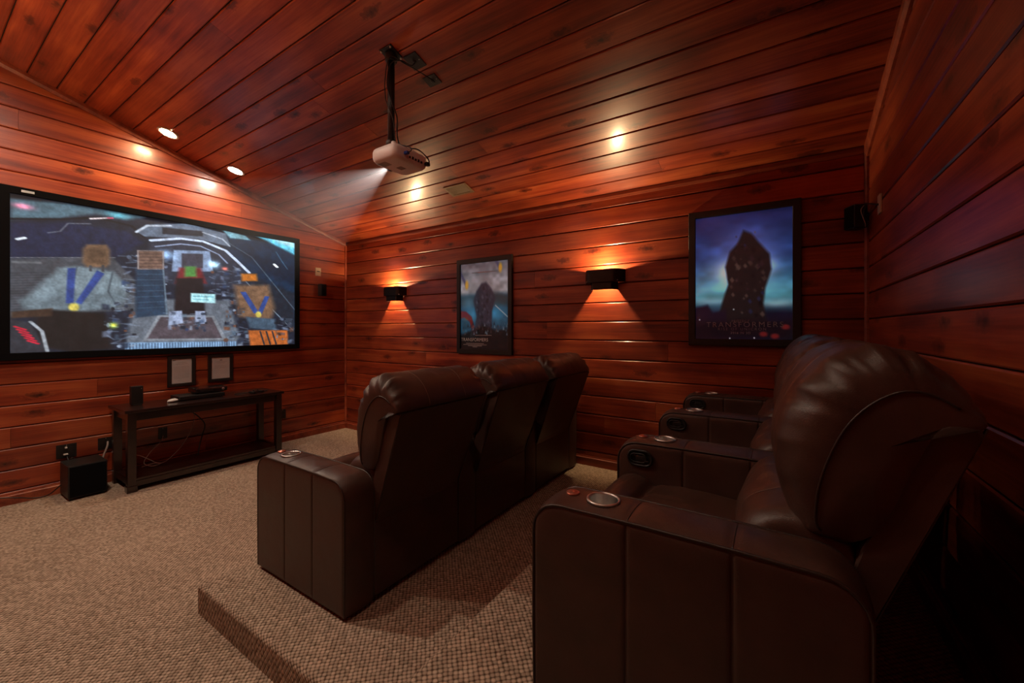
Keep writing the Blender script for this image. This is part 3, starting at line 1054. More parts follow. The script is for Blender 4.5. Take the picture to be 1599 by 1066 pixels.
# ---- projected picture: a plain cockpit interior, nobody in it
def screen_canvas():
    c = Canvas(420, 236, (26, 32, 46))
    c.poly([(0, 0), (1, 0), (1, .10), (.75, .05), (.45, .02), (.2, .02), (0, .04)], (12, 14, 22))
    c.poly([(0.0, 0.04), (0.139, 0.01), (0.361, 0.01), (0.304, 0.052), (0.212, 0.047), (0.116, 0.115), (0.0, 0.17)], (74, 100, 114), 0.02)
    c.glow(0.03, 0.075, 0.022, 0.016, (190, 50, 70)); c.glow(0.28, 0.03, 0.03, 0.02, (40, 110, 120))
    c.poly([(0, .19), (.139, .136), (.304, .134), (.36, .2), (.277, .327), (0, .406)], (26, 34, 60), 0.02)
    c.line([(0, .165), (.12, .12), (.22, .07), (.32, .09), (.36, .16)], 0.012, (16, 18, 26))
    c.line([(.2, .085), (.25, .06)], 0.008, (235, 220, 225)); c.line([(.25, .06), (.262, .055)], 0.008, (230, 90, 120))
    c.line([(.018, .285), (.034, .272)], 0.012, (230, 240, 250))
    c.line([(.09, .22), (.12, .20), (.14, .14), (.2, .12)], 0.005, (96, 102, 118))
    c.poly([(0, .413), (.263, .336), (.332, .489), (.332, .706), (0, .77)], (64, 68, 76), 0.01)
    for k in range(16):
        c.line([(0, .50 + k * .016), (.28, .43 + k * .017)], 0.004, (46, 50, 58))
    c.line([(0, .405), (.27, .335)], 0.004, (112, 116, 124)); c.line([(.01, .43), (.07, .42)], 0.012, (92, 96, 102))
    c.poly([(.62, .03), (1, .05), (1, .86), (.87, .66), (.722, .33)], (17, 40, 64), 0.02)
    c.poly([(.70, .14), (1, .25), (1, .42), (.85, .33)], (13, 30, 50), 0.03)
    c.poly([(.722, .33), (1, .5), (1, .86), (.87, .66)], (28, 36, 48), 0.03)
    c.poly([(.80, 0), (1, .0), (1, .12), (.883, .05)], (100, 205, 236), 0.02)
    c.poly([(.87, .0), (1, 0), (1, .05), (.92, .03)], (190, 240, 250), 0.03)
    c.poly([(.648, .0), (.752, .018), (.773, .05), (.682, .06)], (112, 160, 176), 0.012)
    c.line([(.64, .07), (.78, .2), (.9, .45), (1, .66)], 0.006, (70, 86, 104))
    c.line([(.89, .24), (.905, .26)], 0.016, (235, 245, 250)); c.line([(.74, .40), (.9, .70), (.99, .86)], 0.005, (120, 140, 160))
    c.line([(.90, .12), (.93, .2), (.96, .27)], 0.004, (70, 110, 140))
    c.poly([(.332, .124), (.368, .06), (.51, .0), (.663, .027), (.684, .137), (.553, .109), (.361, .153)], (92, 106, 126))
    c.poly([(.421, .063), (.57, .04), (.57, .083), (.421, .115)], (32, 36, 48))
    c.line([(.335, .13), (.37, .07), (.45, .04)], 0.010, (180, 190, 206)); c.line([(.57, .05), (.65, .08), (.68, .13)], 0.008, (170, 182, 200))
    c.poly([(.385, .18), (.485, .13), (.57, .125), (.663, .175), (.74, .30), (.76, .5), (.34, .5), (.36, .3)], (40, 46, 62), 0.02)
    c.poly([(.461, .226), (.597, .197), (.611, .364), (.453, .397)], (122, 142, 174))
    c.poly([(.489, .245), (.57, .227), (.57, .344), (.489, .362)], (56, 56, 70))
    c.line([(.383, .176), (.485, .128), (.57, .124), (.663, .173), (.722, .266), (.768, .342)], 0.016, (196, 212, 238))
    c.line([(.398, .218), (.485, .171), (.561, .166), (.634, .215), (.67, .28)], 0.008, (140, 156, 190))
    r = np.random.RandomState(5)
    pal = [(30, 36, 50), (88, 100, 124), (116, 130, 158), (150, 166, 190), (62, 72, 92), (104, 66, 50), (40, 60, 96), (58, 66, 84), (24, 26, 34), (76, 96, 116), (44, 50, 64), (34, 44, 62)]
    def clutter(x0, x1, y0, y1, n, s):
        for _ in range(n):
            x, y = r.uniform(x0, x1), r.uniform(y0, y1); a, b = r.uniform(.3, 1) * s, r.uniform(.3, 1) * s * 1.7
            k = r.uniform(-.4, .4) * a
            col_ = pal[r.randint(len(pal))]; q = r.rand()
            if q < .4: c.poly([(x - a, y - b + k), (x + a, y - b - k), (x + a, y + b - k), (x - a, y + b + k)], col_, 0.010, r.uniform(.5, .9))
            elif q < .7: c.ell(x, y, a * .8, b * .8, col_, 0.4, .85)
            else: c.line([(x - a * 1.6, y - b * r.uniform(-1, 1)), (x + a * 1.6, y + b * r.uniform(-1, 1))], .005, (140, 158, 184), 0.006, .5)
    clutter(.29, .45, .30, .58, 60, .012); clutter(.60, .73, .30, .62, 70, .013)
    c.glow(.43, .27, .03, .03, (150, 190, 230)); c.glow(.615, .305, .02, .03, (170, 220, 245)); c.glow(.66, .33, .012, .014, (220, 90, 60))
    c.poly([(.332, .62), (.68, .60), (.73, .962), (.30, .95)], (92, 100, 112), 0.02)
    c.poly([(.406, .74), (.615, .735), (.668, .94), (.355, .935)], (120, 126, 136), 0.006)
    c.poly([(.415, .755), (.605, .75), (.648, .925), (.37, .92)], (74, 66, 74), 0.006)
    c.poly([(.30, .945), (.71, .955), (.71, 1.0), (.30, 1.0)], (128, 164, 202), 0.008)
    for k in range(40):
        x = .305 + k * .0101
        c.line([(x, .955), (x, 1.0)], 0.004, (64, 86, 116))
    # empty seats and consoles in the colours of the picture
    c.poly([(.116, .444), (.163, .418), (.263, .436), (.306, .526), (.304, .625), (.277, .693), (.139, .734), (.035, .719), (.022, .67), (.045, .625), (.099, .485)], (108, 124, 134), 0.02)
    c.poly([(.178, .30), (.19, .265), (.245, .25), (.256, .285), (.254, .385), (.244, .41), (.19, .42), (.178, .39)], (104, 80, 62), 0.014)
    c.poly([(.19, .30), (.244, .285), (.243, .385), (.192, .395)], (84, 64, 50), 0.02)
    c.line([(.2, .41), (.2, .445)], .008, (60, 62, 68)); c.line([(.235, .40), (.235, .44)], .008, (60, 62, 68))
    c.poly([(.116, .60), (.30, .58), (.29, .68), (.139, .73), (.04, .715)], (84, 98, 108), 0.05, .6)
    c.line([(.163, .425), (.15, .55), (.14, .72)], .006, (72, 84, 94)); c.line([(.263, .44), (.25, .58), (.277, .69)], .006, (72, 84, 94))
    c.poly([(.139, .439), (.16, .434), (.154, .672), (.134, .674)], (44, 64, 128)); c.poly([(.218, .437), (.239, .457), (.175, .678), (.16, .664)], (44, 64, 128))
    c.ell(.155, .70, .014, .028, (190, 176, 84), 0.5)
    c.poly([(.06, .775), (.1, .72), (.24, .735), (.262, .985), (.151, 1.0), (.066, .956)], (24, 21, 23), 0.02)
    c.poly([(.004, .74), (.1, .71), (.1, .76), (.004, .78)], (60, 44, 36), 0.01)
    c.poly([(.0, .784), (.045, .804), (.09, .99), (.0, 1.0)], (42, 44, 52), 0.008)
    c.line([(.048, .80), (.075, .86), (.088, .99)], 0.010, (150, 158, 168))
    for k in range(6): c.line([(.012 + k * .006, .83 + k * .018), (.036 + k * .006, .85 + k * .018)], 0.008, (190, 34, 56))
    clutter(.24, .33, .66, .99, 50, .013); c.glow(.265, .82, .012, .02, (150, 180, 40)); clutter(.29, .34, .5, .66, 18, .012)
    c.poly([(.34, .265), (.424, .245), (.424, .385), (.341, .402)], (110, 86, 76), 0.012)
    for k in range(5): c.line([(.346, .288 + k * .024), (.418, .270 + k * .024)], .006, (82, 62, 58))
    c.line([(.34, .265), (.424, .245), (.424, .385), (.341, .402), (.34, .265)], .004, (150, 140, 140))
    c.poly([(.334, .408), (.421, .389), (.435, .734), (.332, .764)], (34, 54, 76), 0.012)
    for k in range(7): c.line([(.340, .44 + k * .042), (.424, .424 + k * .042)], .005, (56, 80, 104))
    c.line([(.424, .39), (.437, .734)], .006, (90, 108, 126))
    c.poly([(.481, .36), (.561, .345), (.585, .47), (.465, .49)], (104, 34, 40), 0.015)
    c.poly([(.502, .345), (.542, .338), (.545, .42), (.50, .43)], (72, 126, 62), 0.015)
    c.poly([(.469, .447), (.57, .428), (.579, .727), (.462, .733)], (28, 23, 28), 0.012)
    c.poly([(.523, .556), (.62, .553), (.62, .629), (.523, .629)], (168, 218, 226), 0.008)
    c.line([(.535, .58), (.61, .578)], 0.010, (110, 170, 186)); c.line([(.535, .605), (.59, .604)], 0.008, (110, 170, 186))
    c.poly([(.445, .712), (.49, .70), (.495, .80), (.441, .82)], (150, 164, 194)); c.poly([(.54, .70), (.578, .70), (.584, .80), (.54, .81)], (150, 164, 194))
    clutter(.44, .59, .72, .86, 46, .010)
    c.poly([(.732, .359), (.803, .345), (.807, .41), (.734, .423)], (192, 112, 40), 0.015)
    c.poly([(.70, .464), (.86, .439), (.894, .647), (.871, .775), (.722, .739)], (116, 88, 68), 0.03)
    c.poly([(.727, .52), (.752, .516), (.816, .704), (.789, .706)], (46, 70, 136)); c.poly([(.866, .544), (.843, .543), (.805, .705), (.827, .714)], (46, 70, 136))
    c.ell(.812, .715, .014, .028, (190, 176, 84), 0.5)
    c.poly([(.752, .738), (.894, .753), (.9, .86), (.773, .839)], (64, 84, 104), 0.015)
    c.poly([(.763, .859), (.96, .86), (.963, 1.0), (.773, 1.0)], (172, 92, 42), 0.012)
    for x in (.82, .85, .88): c.line([(x, .87), (x + .02, .99)], 0.008, (36, 40, 48))
    clutter(.66, .76, .66, .99, 56, .013); clutter(.90, .99, .72, .98, 26, .014)
    c.noise(0.14, 60, 34, 3); c.noise(0.10, 200, 110, 4)
    return c


SY0, SY1, SZ0, SZ1 = -3.235, -0.800, 1.290, 2.660
ps = empty('projection_screen', (0.0, -2.0175, SZ0 - 0.06), 'wide black-bordered projection screen showing a spaceship cockpit', 'screen')


def under(o, parent):
    """parent without moving: parts are written in world coordinates"""
    o.parent = parent
    o.matrix_parent_inverse = Matrix.Translation(-parent.location)
    return o


def frame_bars(y0, y1, z0, z1, b, d0, d1, axis, ch=0.004):
    """rectangular frame: outer y0..y1 (or x), z0..z1, bar width b, depth d0..d1 along the wall normal, mitred"""
    out = [(y0, z0), (y1, z0), (y1, z1), (y0, z1)]
    inn = [(y0 + b, z0 + b), (y1 - b, z0 + b), (y1 - b, z1 - b), (y0 + b, z1 - b)]
    def pt(a, z, d): return (d, a, z) if axis == 'x' else (a, d, z)
    sgn = 1 if d1 > d0 else -1
    def shr(poly, k, s):
        cx = (y0 + y1) / 2; cz = (z0 + z1) / 2
        return [(a + (s * k if a > cx else -s * k), z + (s * k if z > cz else -s * k)) for a, z in poly]
    rings = [(out, d0), (out, d1 - sgn * ch), (shr(out, ch, -1), d1), (shr(inn, ch, 1), d1), (inn, d1 - sgn * ch), (inn, d0)]
    V = []; Fc = []
    for poly, d in rings: V += [pt(a, z, d) for a, z in poly]
    n = len(rings)
    for i in range(n):
        j = (i + 1) % n
        for k in range(4):
            k2 = (k + 1) % 4
            Fc.append((i * 4 + k, i * 4 + k2, j * 4 + k2, j * 4 + k))
    return MB().add(V, Fc)


under(frame_bars(SY0 - 0.064, SY1 + 0.064, SZ0 - 0.060, SZ1 + 0.060, 0.064, 0.002, 0.045, 'x').build('border', M['velvet']), ps)
sc_me = screen_canvas().mesh((0.030, SY0 - 0.003, SZ1 + 0.003), (0, 1, 0), (0, 0, -1), SY1 - SY0 + 0.006, SZ1 - SZ0 + 0.006, M['screen'])
under(tag(link('picture', sc_me), 'lit cockpit picture'), ps)
under(MB().box(0.0452, 0.047, -3.175, -3.10, SZ1 + 0.018, SZ1 + 0.038, 0.0008).build('maker_plate', M['steel']), ps)


# ---- posters
def text_mesh(body, size, mat, spacing=1.0):
    cu = bpy.data.curves.new('lettering', 'FONT'); cu.body = body; cu.size = size; cu.align_x = 'CENTER'; cu.space_character = spacing
    o = bpy.data.objects.new('tmp', cu); COL.objects.link(o)
    dg = bpy.context.evaluated_depsgraph_get(); dg.update()
    me = bpy.data.meshes.new_from_object(o.evaluated_get(dg)); bpy.data.objects.remove(o)
    me.materials.clear(); me.materials.append(mat)
    return me


def poster_big():
    c = Canvas(200, 290, (40, 60, 120))
    t = c.Y[..., None]
    top, mid, hor, low = np.array((30, 44, 104.)), np.array((46, 84, 158.)), np.array((92, 176, 200.)), np.array((22, 24, 50.))
    c.c = np.where(t < .35, top + (mid - top) * t / .35, np.where(t < .66, mid + (hor - mid) * (t - .35) / .31, np.where(t < .80, hor + (low - hor) * (t - .66) / .14, low)))
    c.noise(0.22, 5, 14, 8); c.noise(0.12, 12, 30, 9)
    c.glow(.42, .46, .22, .10, (220, 205, 200)); c.glow(.66, .44, .16, .09, (210, 200, 205)); c.glow(.55, .25, .3, .14, (70, 60, 90)); c.glow(.5, .60, .5, .06, (50, 80, 80))
    c.glow(.2, .69, .3, .03, (70, 60, 60)); c.glow(.85, .72, .2, .03, (90, 90, 80))
    # a plain jagged dark tower of rock in place of the figure
    c.poly([(.24, .88), (.30, .70), (.36, .56), (.33, .42), (.38, .30), (.46, .24), (.52, .14), (.60, .17), (.68, .25), (.78, .34), (.80, .46), (.74, .60), (.72, .72), (.76, .88)], (40, 32, 34), 0.03)
    rr = np.random.RandomState(4)
    for _ in range(70):
        x, y = rr.uniform(.36, .74), rr.uniform(.16, .82)
        a = rr.uniform(.008, .03); col = [(84, 66, 62), (20, 16, 22), (112, 92, 84), (60, 40, 50), (44, 52, 96)][rr.randint(5)]
        inside = abs(x - .555) < .10 + .16 * abs(y - .12) / .7
        if inside: c.poly([(x - a, y), (x, y - a * .8), (x + a, y + a * .3), (x, y + a)], col, 0.012, .7)
    c.poly([(0, .74), (.14, .72), (.2, .79), (.34, .76), (.36, 1), (0, 1)], (34, 22, 44), 0.03)
    c.poly([(0, .86), (1, .84), (1, 1), (0, 1)], (20, 14, 26), 0.08)
    for x, y in ((.72, .955), (.83, .97), (.93, .90)): c.ell(x, y, .04, .02, (150, 40, 40), .8, .8)
    for x, y in ((.05, .84), (.63, .985), (.38, .99), (.42, .76)): c.ell(x, y, .008, .006, (220, 220, 230), .8)
    return c


def poster_small():
    c = Canvas(150, 215, (120, 126, 134))
    t = c.Y[..., None]
    a, b, d, e = np.array((118, 122, 134.)), np.array((176, 178, 186.)), np.array((34, 78, 104.)), np.array((10, 12, 16.))
    c.c = np.where(t < .30, a + (b - a) * t / .30, np.where(t < .42, b + (d - b) * np.clip((t - .33) / .07, 0, 1), np.where(t < .80, d + 0 * t, d + (e - d) * np.clip((t - .80) / .06, 0, 1))))
    c.noise(0.16, 4, 10, 2); c.noise(0.16, 14, 24, 12)
    c.poly([(0, .42), (.2, .37), (.4, .40), (.7, .36), (1, .40), (1, .50), (0, .50)], (44, 62, 70), 0.05)
    c.glow(.18, .46, .14, .08, (30, 60, 80)); c.glow(.72, .58, .2, .10, (20, 60, 80)); c.glow(.25, .6, .15, .08, (20, 60, 80))
    for x, y in ((.13, .26), (.83, .09)):
        c.line([(x - .13, y - .15), (x, y)], 0.045, (70, 70, 110), 0.03, .8); c.ell(x + .005, y - .01, .035, .05, (225, 180, 70), .8)
    # plain dark stone spire in place of the figure
    c.poly([(.30, .77), (.35, .62), (.28, .44), (.34, .33), (.45, .24), (.55, .23), (.66, .31), (.74, .42), (.67, .56), (.66, .77)], (46, 50, 66), 0.035)
    rr = np.random.RandomState(6)
    for _ in range(40):
        x, y = rr.uniform(.34, .66), rr.uniform(.28, .74); q = rr.uniform(.01, .03)
        c.poly([(x - q, y), (x, y - q), (x + q, y + q * .4), (x, y + q)], [(84, 92, 110), (24, 26, 36), (60, 68, 86)][rr.randint(3)], 0.014, .7)
    c.line([(.74, .50), (1.0, .64)], 0.012, (170, 186, 196), 0.012)
    c.poly([(0, .55), (.12, .56), (.24, .62), (.3, .74), (.26, .80), (.2, .68), (.08, .63), (0, .64)], (110, 26, 30), 0.02)
    c.poly([(0, .86), (.1, .82), (.3, .76), (.5, .72), (.75, .78), (1, .76), (1, 1), (0, 1)], (12, 13, 18), 0.04)
    for _ in range(60):
        x, y = rr.uniform(.05, .98), rr.uniform(.70, .82); q = rr.uniform(.006, .02)
        c.poly([(x - q, y + q), (x, y - q * 1.4), (x + q, y + q)], [(120, 140, 156), (30, 36, 46), (16, 18, 26), (90, 70, 70)][rr.randint(4)], 0.01, .7)
    return c


def poster(x0, x1, z0, z1, canvas, label, lines, border=0.055):
    """framed print on the poster wall (y=0); on that wall the picture's right is +x"""
    t = empty('framed_poster', ((x0 + x1) / 2, 0.0, z0), label, 'poster', 'framed posters')
    under(frame_bars(x0, x1, z0, z1, border, -0.002, -0.032, 'y').build('frame', M['frame_black']), t)
    i0, i1, j0, j1 = x0 + border - 0.004, x1 - border + 0.004, z0 + border - 0.004, z1 - border + 0.004
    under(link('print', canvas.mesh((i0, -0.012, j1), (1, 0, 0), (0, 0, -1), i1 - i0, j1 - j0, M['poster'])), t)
    under(MB().box(i0, i1, -0.0195, -0.0175, j0, j1).build('glass_pane', M['pane']), t)
    for body, u, v, size, sp, mat in lines:
        o = link('lettering', text_mesh(body, size, mat, sp))
        o.rotation_euler = (math.pi / 2, 0, 0)
        o.location = (i0 + (i1 - i0) * u, -0.0126, j1 - (j1 - j0) * v)
        under(o, t)
    return t, (i0, i1, j0, j1)


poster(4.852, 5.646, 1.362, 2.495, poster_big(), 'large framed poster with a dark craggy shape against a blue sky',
       [('TRANSFORMERS', 0.52, 0.90, 0.060, 1.32, M['lettering_dim']), ('RISE OF UNICRON', 0.50, 0.926, 0.030, 1.45, M['lettering_dim']),
        ('2016 IN 3D', 0.49, 0.955, 0.026, 1.15, M['lettering']), ('PROTECT', 0.49, 0.862, 0.026, 1.2, M['lettering_dim'])])
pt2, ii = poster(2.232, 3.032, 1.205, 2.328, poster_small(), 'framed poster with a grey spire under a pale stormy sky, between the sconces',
       [('TRANSFORMERS', 0.30, 0.905, 0.055, 1.0, M['lettering'])])
mb = MB()
for u0, u1, v in ((.12, .50, .930), (.06, .56, .945), (.16, .46, .958), (.26, .36, .970), (.32, .66, .835), (.25, .75, .115)):
    mb.box(ii[0] + (ii[1] - ii[0]) * u0, ii[0] + (ii[1] - ii[0]) * u1, -0.0128, -0.0121, ii[3] - (ii[3] - ii[2]) * v - 0.0035, ii[3] - (ii[3] - ii[2]) * v + 0.0035)
under(mb.build('fine_print_lines', M['lettering_dim']), pt2)


# ---------------------------------------------------------------- sconces
def sconce_outline(hw_wall, hw_front, depth, n=7, r=0.035):
    """plan outline from wall to wall: (x, y) with y towards the room negative"""
    P = [(-hw_wall, 0.0), (-hw_wall, -0.012)]
    A, B, Cc = np.array((-hw_wall, -0.012)), np.array((-hw_front, -depth)), np.array((hw_front, -depth))
    d1 = (A - B) / np.linalg.norm(A - B); p0, p2 = B + d1 * r, B + np.array((r, 0))
    for k in range(n + 1):
        t = k / n; q = (1 - t) ** 2 * p0 + 2 * t * (1 - t) * B + t * t * p2; P.append(tuple(q))
    P += [(-x, y) for x, y in reversed(P)]
    return P


def band(outl, z0, z1, th=0.004):
    n = len(outl); V = []; Fc = []
    inn = [(x * (1 - th / 0.1), y + th if y < -0.02 else y) for x, y in outl]
    for ring, z in ((outl, z0), (outl, z1), (inn, z1), (inn, z0)):
        V += [(x, y, z) for x, y in ring]
    for i in range(4):
        j = (i + 1) % 4
        for k in range(n - 1):
            Fc.append((i * n + k, i * n + k + 1, j * n + k + 1, j * n + k))
    for k in (0, n - 1): Fc.append((k, n + k, 2 * n + k, 3 * n + k))
    return V, Fc


def sconce(x, z, label, y=0.0, rz=0.0, group=None):
    t = empty('wall_sconce', (x, y, z), label, 'wall lamp', group, rz)
    up = sconce_outline(0.198, 0.145, 0.115, r=0.05); lo = sconce_outline(0.130, 0.105, 0.098, r=0.022)
    MB().add(*band(up, -0.02, 0.10)).build('shade', M['bronze'], t)
    MB().add(*band(lo, -0.092, -0.012)).build('lower_shade', M['bronze'], t)
    n_ = len(up); ledge = [(x_, y_, -0.018) for x_, y_ in up] + [(x_, y_, -0.018) for x_, y_ in lo]
    MB().add(ledge, [(k, k + 1, n_ + k + 1, n_ + k) for k in range(n_ - 1)]).build('ledge', M['bronze'], t)
    MB().box(-0.10, 0.10, -0.010, -0.001, -0.060, 0.060, 0.002).build('back_plate', M['bronze'], t)
    MB().lathe([(0.0, 0.0), (0.012, 0.0), (0.012, 0.022), (0.009, 0.026), (0.0, 0.026)], (0, -0.050, 0.066), 16, 'y').tube([(0, -0.003, 0.05), (0, -0.030, 0.064)], 0.006).build('lamp_holder', M['bronze'], t)
    MB().lathe([(0.0, -0.052), (0.008, -0.050), (0.0135, -0.042), (0.0145, -0.032), (0.0115, -0.018), (0.008, -0.008), (0.0, -0.008)], (0, -0.040, 0.066), 14, 'y').build('bulb', M['bulb'], t)
    for sx in (-1, 1):
        MB().lathe([(0.0, -0.004), (0.004, -0.003), (0.005, 0.0)], (sx * 0.152, -0.0915, -0.008), 10, 'y').build('screw', M['steel'], t)
    return t


sconce(1.130, 1.965, 'dark bronze wall sconce between the corner and the small poster', group='wall sconces')
sconce(4.095, 1.965, 'dark bronze wall sconce between the two posters', group='wall sconces')
sconce(1.130, 1.965, 'added unseen dark bronze fill sconce on the wall opposite the small poster', -W_ROOM, math.pi, 'wall sconces')  # out of view, added to brighten the carpet and seats
sconce(4.095, 1.965, 'added unseen dark bronze fill sconce on the wall opposite the large poster', -W_ROOM, math.pi, 'wall sconces')  # second added sconce, also out of view


# ---------------------------------------------------------------- recessed ceiling lights, with added fill lights over the aisle
def on_ceiling(o, x, y, dz=0.0):
    o.location = (x, y, ceil_z(y) - dz)
    o.rotation_euler = (-math.atan(SLOPE), 0, 0)
    return o


for x, y, mt, lb in ((0.365, -2.262, 'can_warm', 'warm recessed ceiling light above the screen, further from the corner'), (0.365, -1.654, 'can_cool', 'whiter recessed ceiling light above the screen, nearer the corner'),
                     (1.80, -3.42, 'fill_main', 'added unseen fill light in the ceiling high over the aisle, nearer the screen'), (3.20, -3.42, 'fill_low', 'added unseen fill light in the ceiling high over the aisle, beside the front recliners'), (4.60, -3.42, 'fill_dim', 'added unseen fill light in the ceiling high over the aisle, beside the back recliners')):  # the aisle lights are out of view, added to lift the room's brightness
    t = empty('recessed_light', (0, 0, 0), lb, 'ceiling light', 'recessed ceiling lights')
    on_ceiling(t, x, y)
    MB().lathe([(0.066, -0.001), (0.088, -0.001), (0.089, -0.006), (0.082, -0.010), (0.070, -0.009), (0.065, -0.004), (0.064, 0.0), (0.066, -0.001)], n=32).build('trim_ring', M['white'], t)
    MB().lathe([(0.0, -0.003), (0.030, -0.0045), (0.055, -0.003), (0.0645, -0.0005), (0.0, 0.0005)], n=32).build('lens', M[mt], t)

# ---------------------------------------------------------------- projector
PX, PYc, PZ = 3.33, -1.885, 2.655
pj = empty('projector', (PX, PYc, PZ), 'white projector hanging from the sloping ceiling', 'projector')
hx, hy, hz = 0.122, 0.152, 0.048


def projector_body():
    secs = []
    for z, i_ in ((-hz, 0.030), (-hz + 0.006, 0.014), (-hz + 0.020, 0.004), (-0.01, 0.0), (hz - 0.025, 0.0), (hz - 0.010, 0.004), (hz - 0.003, 0.010), (hz, 0.020)):
        ring = []
        for k in range(48):
            a = 2 * math.pi * k / 48; e = 0.30
            ca, sa = math.cos(a), math.sin(a)
            ring.append(((hx - i_) * math.copysign(abs(ca) ** e, ca), (hy - i_) * math.copysign(abs(sa) ** e, sa), z))
        secs.append(np.array(ring))
    return mesh(*loft(secs), smooth=True, name='body')


link('body', projector_body(), pj, M['proj_white'])
LENS = (-hx, 0.020, -0.012)
MB().lathe([(0.0, -0.004), (0.020, -0.002), (0.0235, -0.004), (0.027, -0.012), (0.030, -0.012), (0.031, 0.01), (0.0, 0.012)], (LENS[0] + 0.002, LENS[1], LENS[2]), 24, 'x').build('lens_ring', M['black'], pj)
mbv = MB()
for k in range(8): mbv.box(-0.085 + k * 0.010, -0.080 + k * 0.010, -0.12, -0.06, -hz - 0.0008, -hz + 0.004)
mbv.build('underside_vent', M['grey_vent'], pj)
MB().box(-0.030, 0.020, -0.010, 0.040, -hz - 0.001, -hz + 0.003, 0.001).build('underside_label', M['grey_vent'], pj)
MB().lathe([(0.016, -0.02), (0.016, 0.012), (0.012, 0.016), (0.0, 0.016)], (0.075, -0.118, hz), 16).build('foot', M['proj_white'], pj)
mbp = MB()
for k in range(5): mbp.box(hx - 0.003, hx + 0.0012, -0.03 + k * 0.026, -0.014 + k * 0.026, -0.020, -0.006 + 0.004 * (k % 2))
mbp.build('port', M['black'], pj)
MB().box(hx - 0.002, hx + 0.030, -0.075, -0.052, -0.012, 0.006, 0.003).build('blue_plug', M['blue_plug'], pj)
MB().box(hx - 0.002, hx + 0.026, 0.110, 0.140, -0.026, -0.004, 0.003).build('power_plug', M['black'], pj)
# mount
pm = empty('projector_mount', (3.30, -1.935, ceil_z(-1.935)), 'black pole mount holding the projector to the ceiling', 'mount')
zt = ceil_z(-1.935) - 0.004
hpole = zt - (PZ + hz + 0.03)
MB().lathe([(0.0235, -hpole - 0.002), (0.0235, -0.03)], (0, 0, 0), 20).build('pole', M['black'], pm)
mp_ = MB().box(-0.055, 0.055, -0.055, 0.055, -0.012, -0.003, 0.002).build('ceiling_plate', M['black'], pm); mp_.rotation_euler = (-math.atan(SLOPE), 0, 0)
MB().lathe([(0.038, -0.06), (0.040, -0.055), (0.040, -0.012), (0.034, 0.0)], (0, 0, 0), 20).build('collar', M['black'], pm)
zb = -hpole
mbm = MB().lathe([(0.034, zb - 0.010), (0.034, zb + 0.03), (0.026, zb + 0.045)], (0, 0, 0), 20)
mbm.box(-0.09, 0.10, -0.012, 0.012, zb - 0.016, zb - 0.008).box(-0.012, 0.012, -0.05, 0.14, zb - 0.022, zb - 0.014)
mbm.build('bracket', M['black'], pm)
for sx, sy in ((-0.045, -0.045), (0.045, -0.045), (0.045, 0.045), (-0.045, 0.045)):
    MB().lathe([(0.006, -0.020 - sy * SLOPE), (0.006, -0.010 - sy * SLOPE), (0.0, -0.009 - sy * SLOPE)], (sx, sy, 0), 8).build('bolt', M['steel'], pm)


def cable(name, pts, r, mat, label, n=60, cat='cable', group=None):
    P = catmull(pts, 0, closed=False)
    o = MB().tube([tuple(p) for p in P], r, 6).build(name, M[mat])
    return tag(o, label, cat, group)


def blank_plate(x, y, sx, sy, label):
    t = empty('ceiling_cable_plate', (0, 0, 0), label, 'wall plate', 'black cable plates on the ceiling')
    on_ceiling(t, x, y)
    MB().box(-sx / 2, sx / 2, -sy / 2, sy / 2, -0.007, -0.0005, 0.002).build('plate', M['black'], t)
    MB().lathe([(0.0, -0.014), (0.011, -0.014), (0.013, -0.007), (0.013, -0.004)], (0, 0, 0), 12).build('grommet', M['black'], t)
    MB().lathe([(0.0, -0.0085), (0.003, -0.008), (0.0035, -0.006)], (sx * 0.36, 0, 0), 8).build('screw', M['steel'], t)


blank_plate(3.412, -1.824, 0.115, 0.115, 'larger black cable plate on the ceiling beside the projector pole')
blank_plate(3.415, -1.660, 0.115, 0.085, 'narrower black cable plate on the ceiling, further from the projector pole')
cz = ceil_z
cable('projector_cable', [(3.412, -1.824, cz(-1.824) - 0.012), (3.40, -1.85, cz(-1.85) - 0.05), (3.36, -1.90, cz(-1.9) - 0.045), (3.325, -1.96, cz(-1.95) - 0.10), (3.30, -1.969, 3.15), (3.335, -1.962, 3.02), (3.336, -1.915, 2.93), (3.334, -1.91, 2.80), (3.38, -1.90, 2.722), (3.47, -1.86, 2.706), (3.50, -1.80, 2.665), (3.492, -1.77, 2.643), (3.476, -1.762, 2.640)], 0.0042, 'cable_black', 'black power cable wound down the projector pole', group='projector cables')
cable('projector_cable', [(3.415, -1.66, cz(-1.66) - 0.012), (3.46, -1.69, cz(-1.69) - 0.05), (3.43, -1.78, cz(-1.78) - 0.055), (3.37, -1.88, cz(-1.88) - 0.05), (3.33, -1.97, cz(-1.95) - 0.06), (3.262, -1.955, 3.20), (3.265, -1.955, 3.08), (3.31, -1.975, 3.0), (3.338, -1.95, 2.90), (3.338, -1.93, 2.76), (3.40, -1.95, 2.722), (3.48, -1.93, 2.69), (3.505, -1.945, 2.660), (3.484, -1.9485, 2.652)], 0.0036, 'cable_black', 'thinner black signal cable with blue plug on the projector pole', group='projector cables')

# light of the projector: a lamp just inside a rectangular gate, and a haze volume added to show its beam
gx, gy, gz = PX + LENS[0], PYc + LENS[1], PZ + LENS[2]

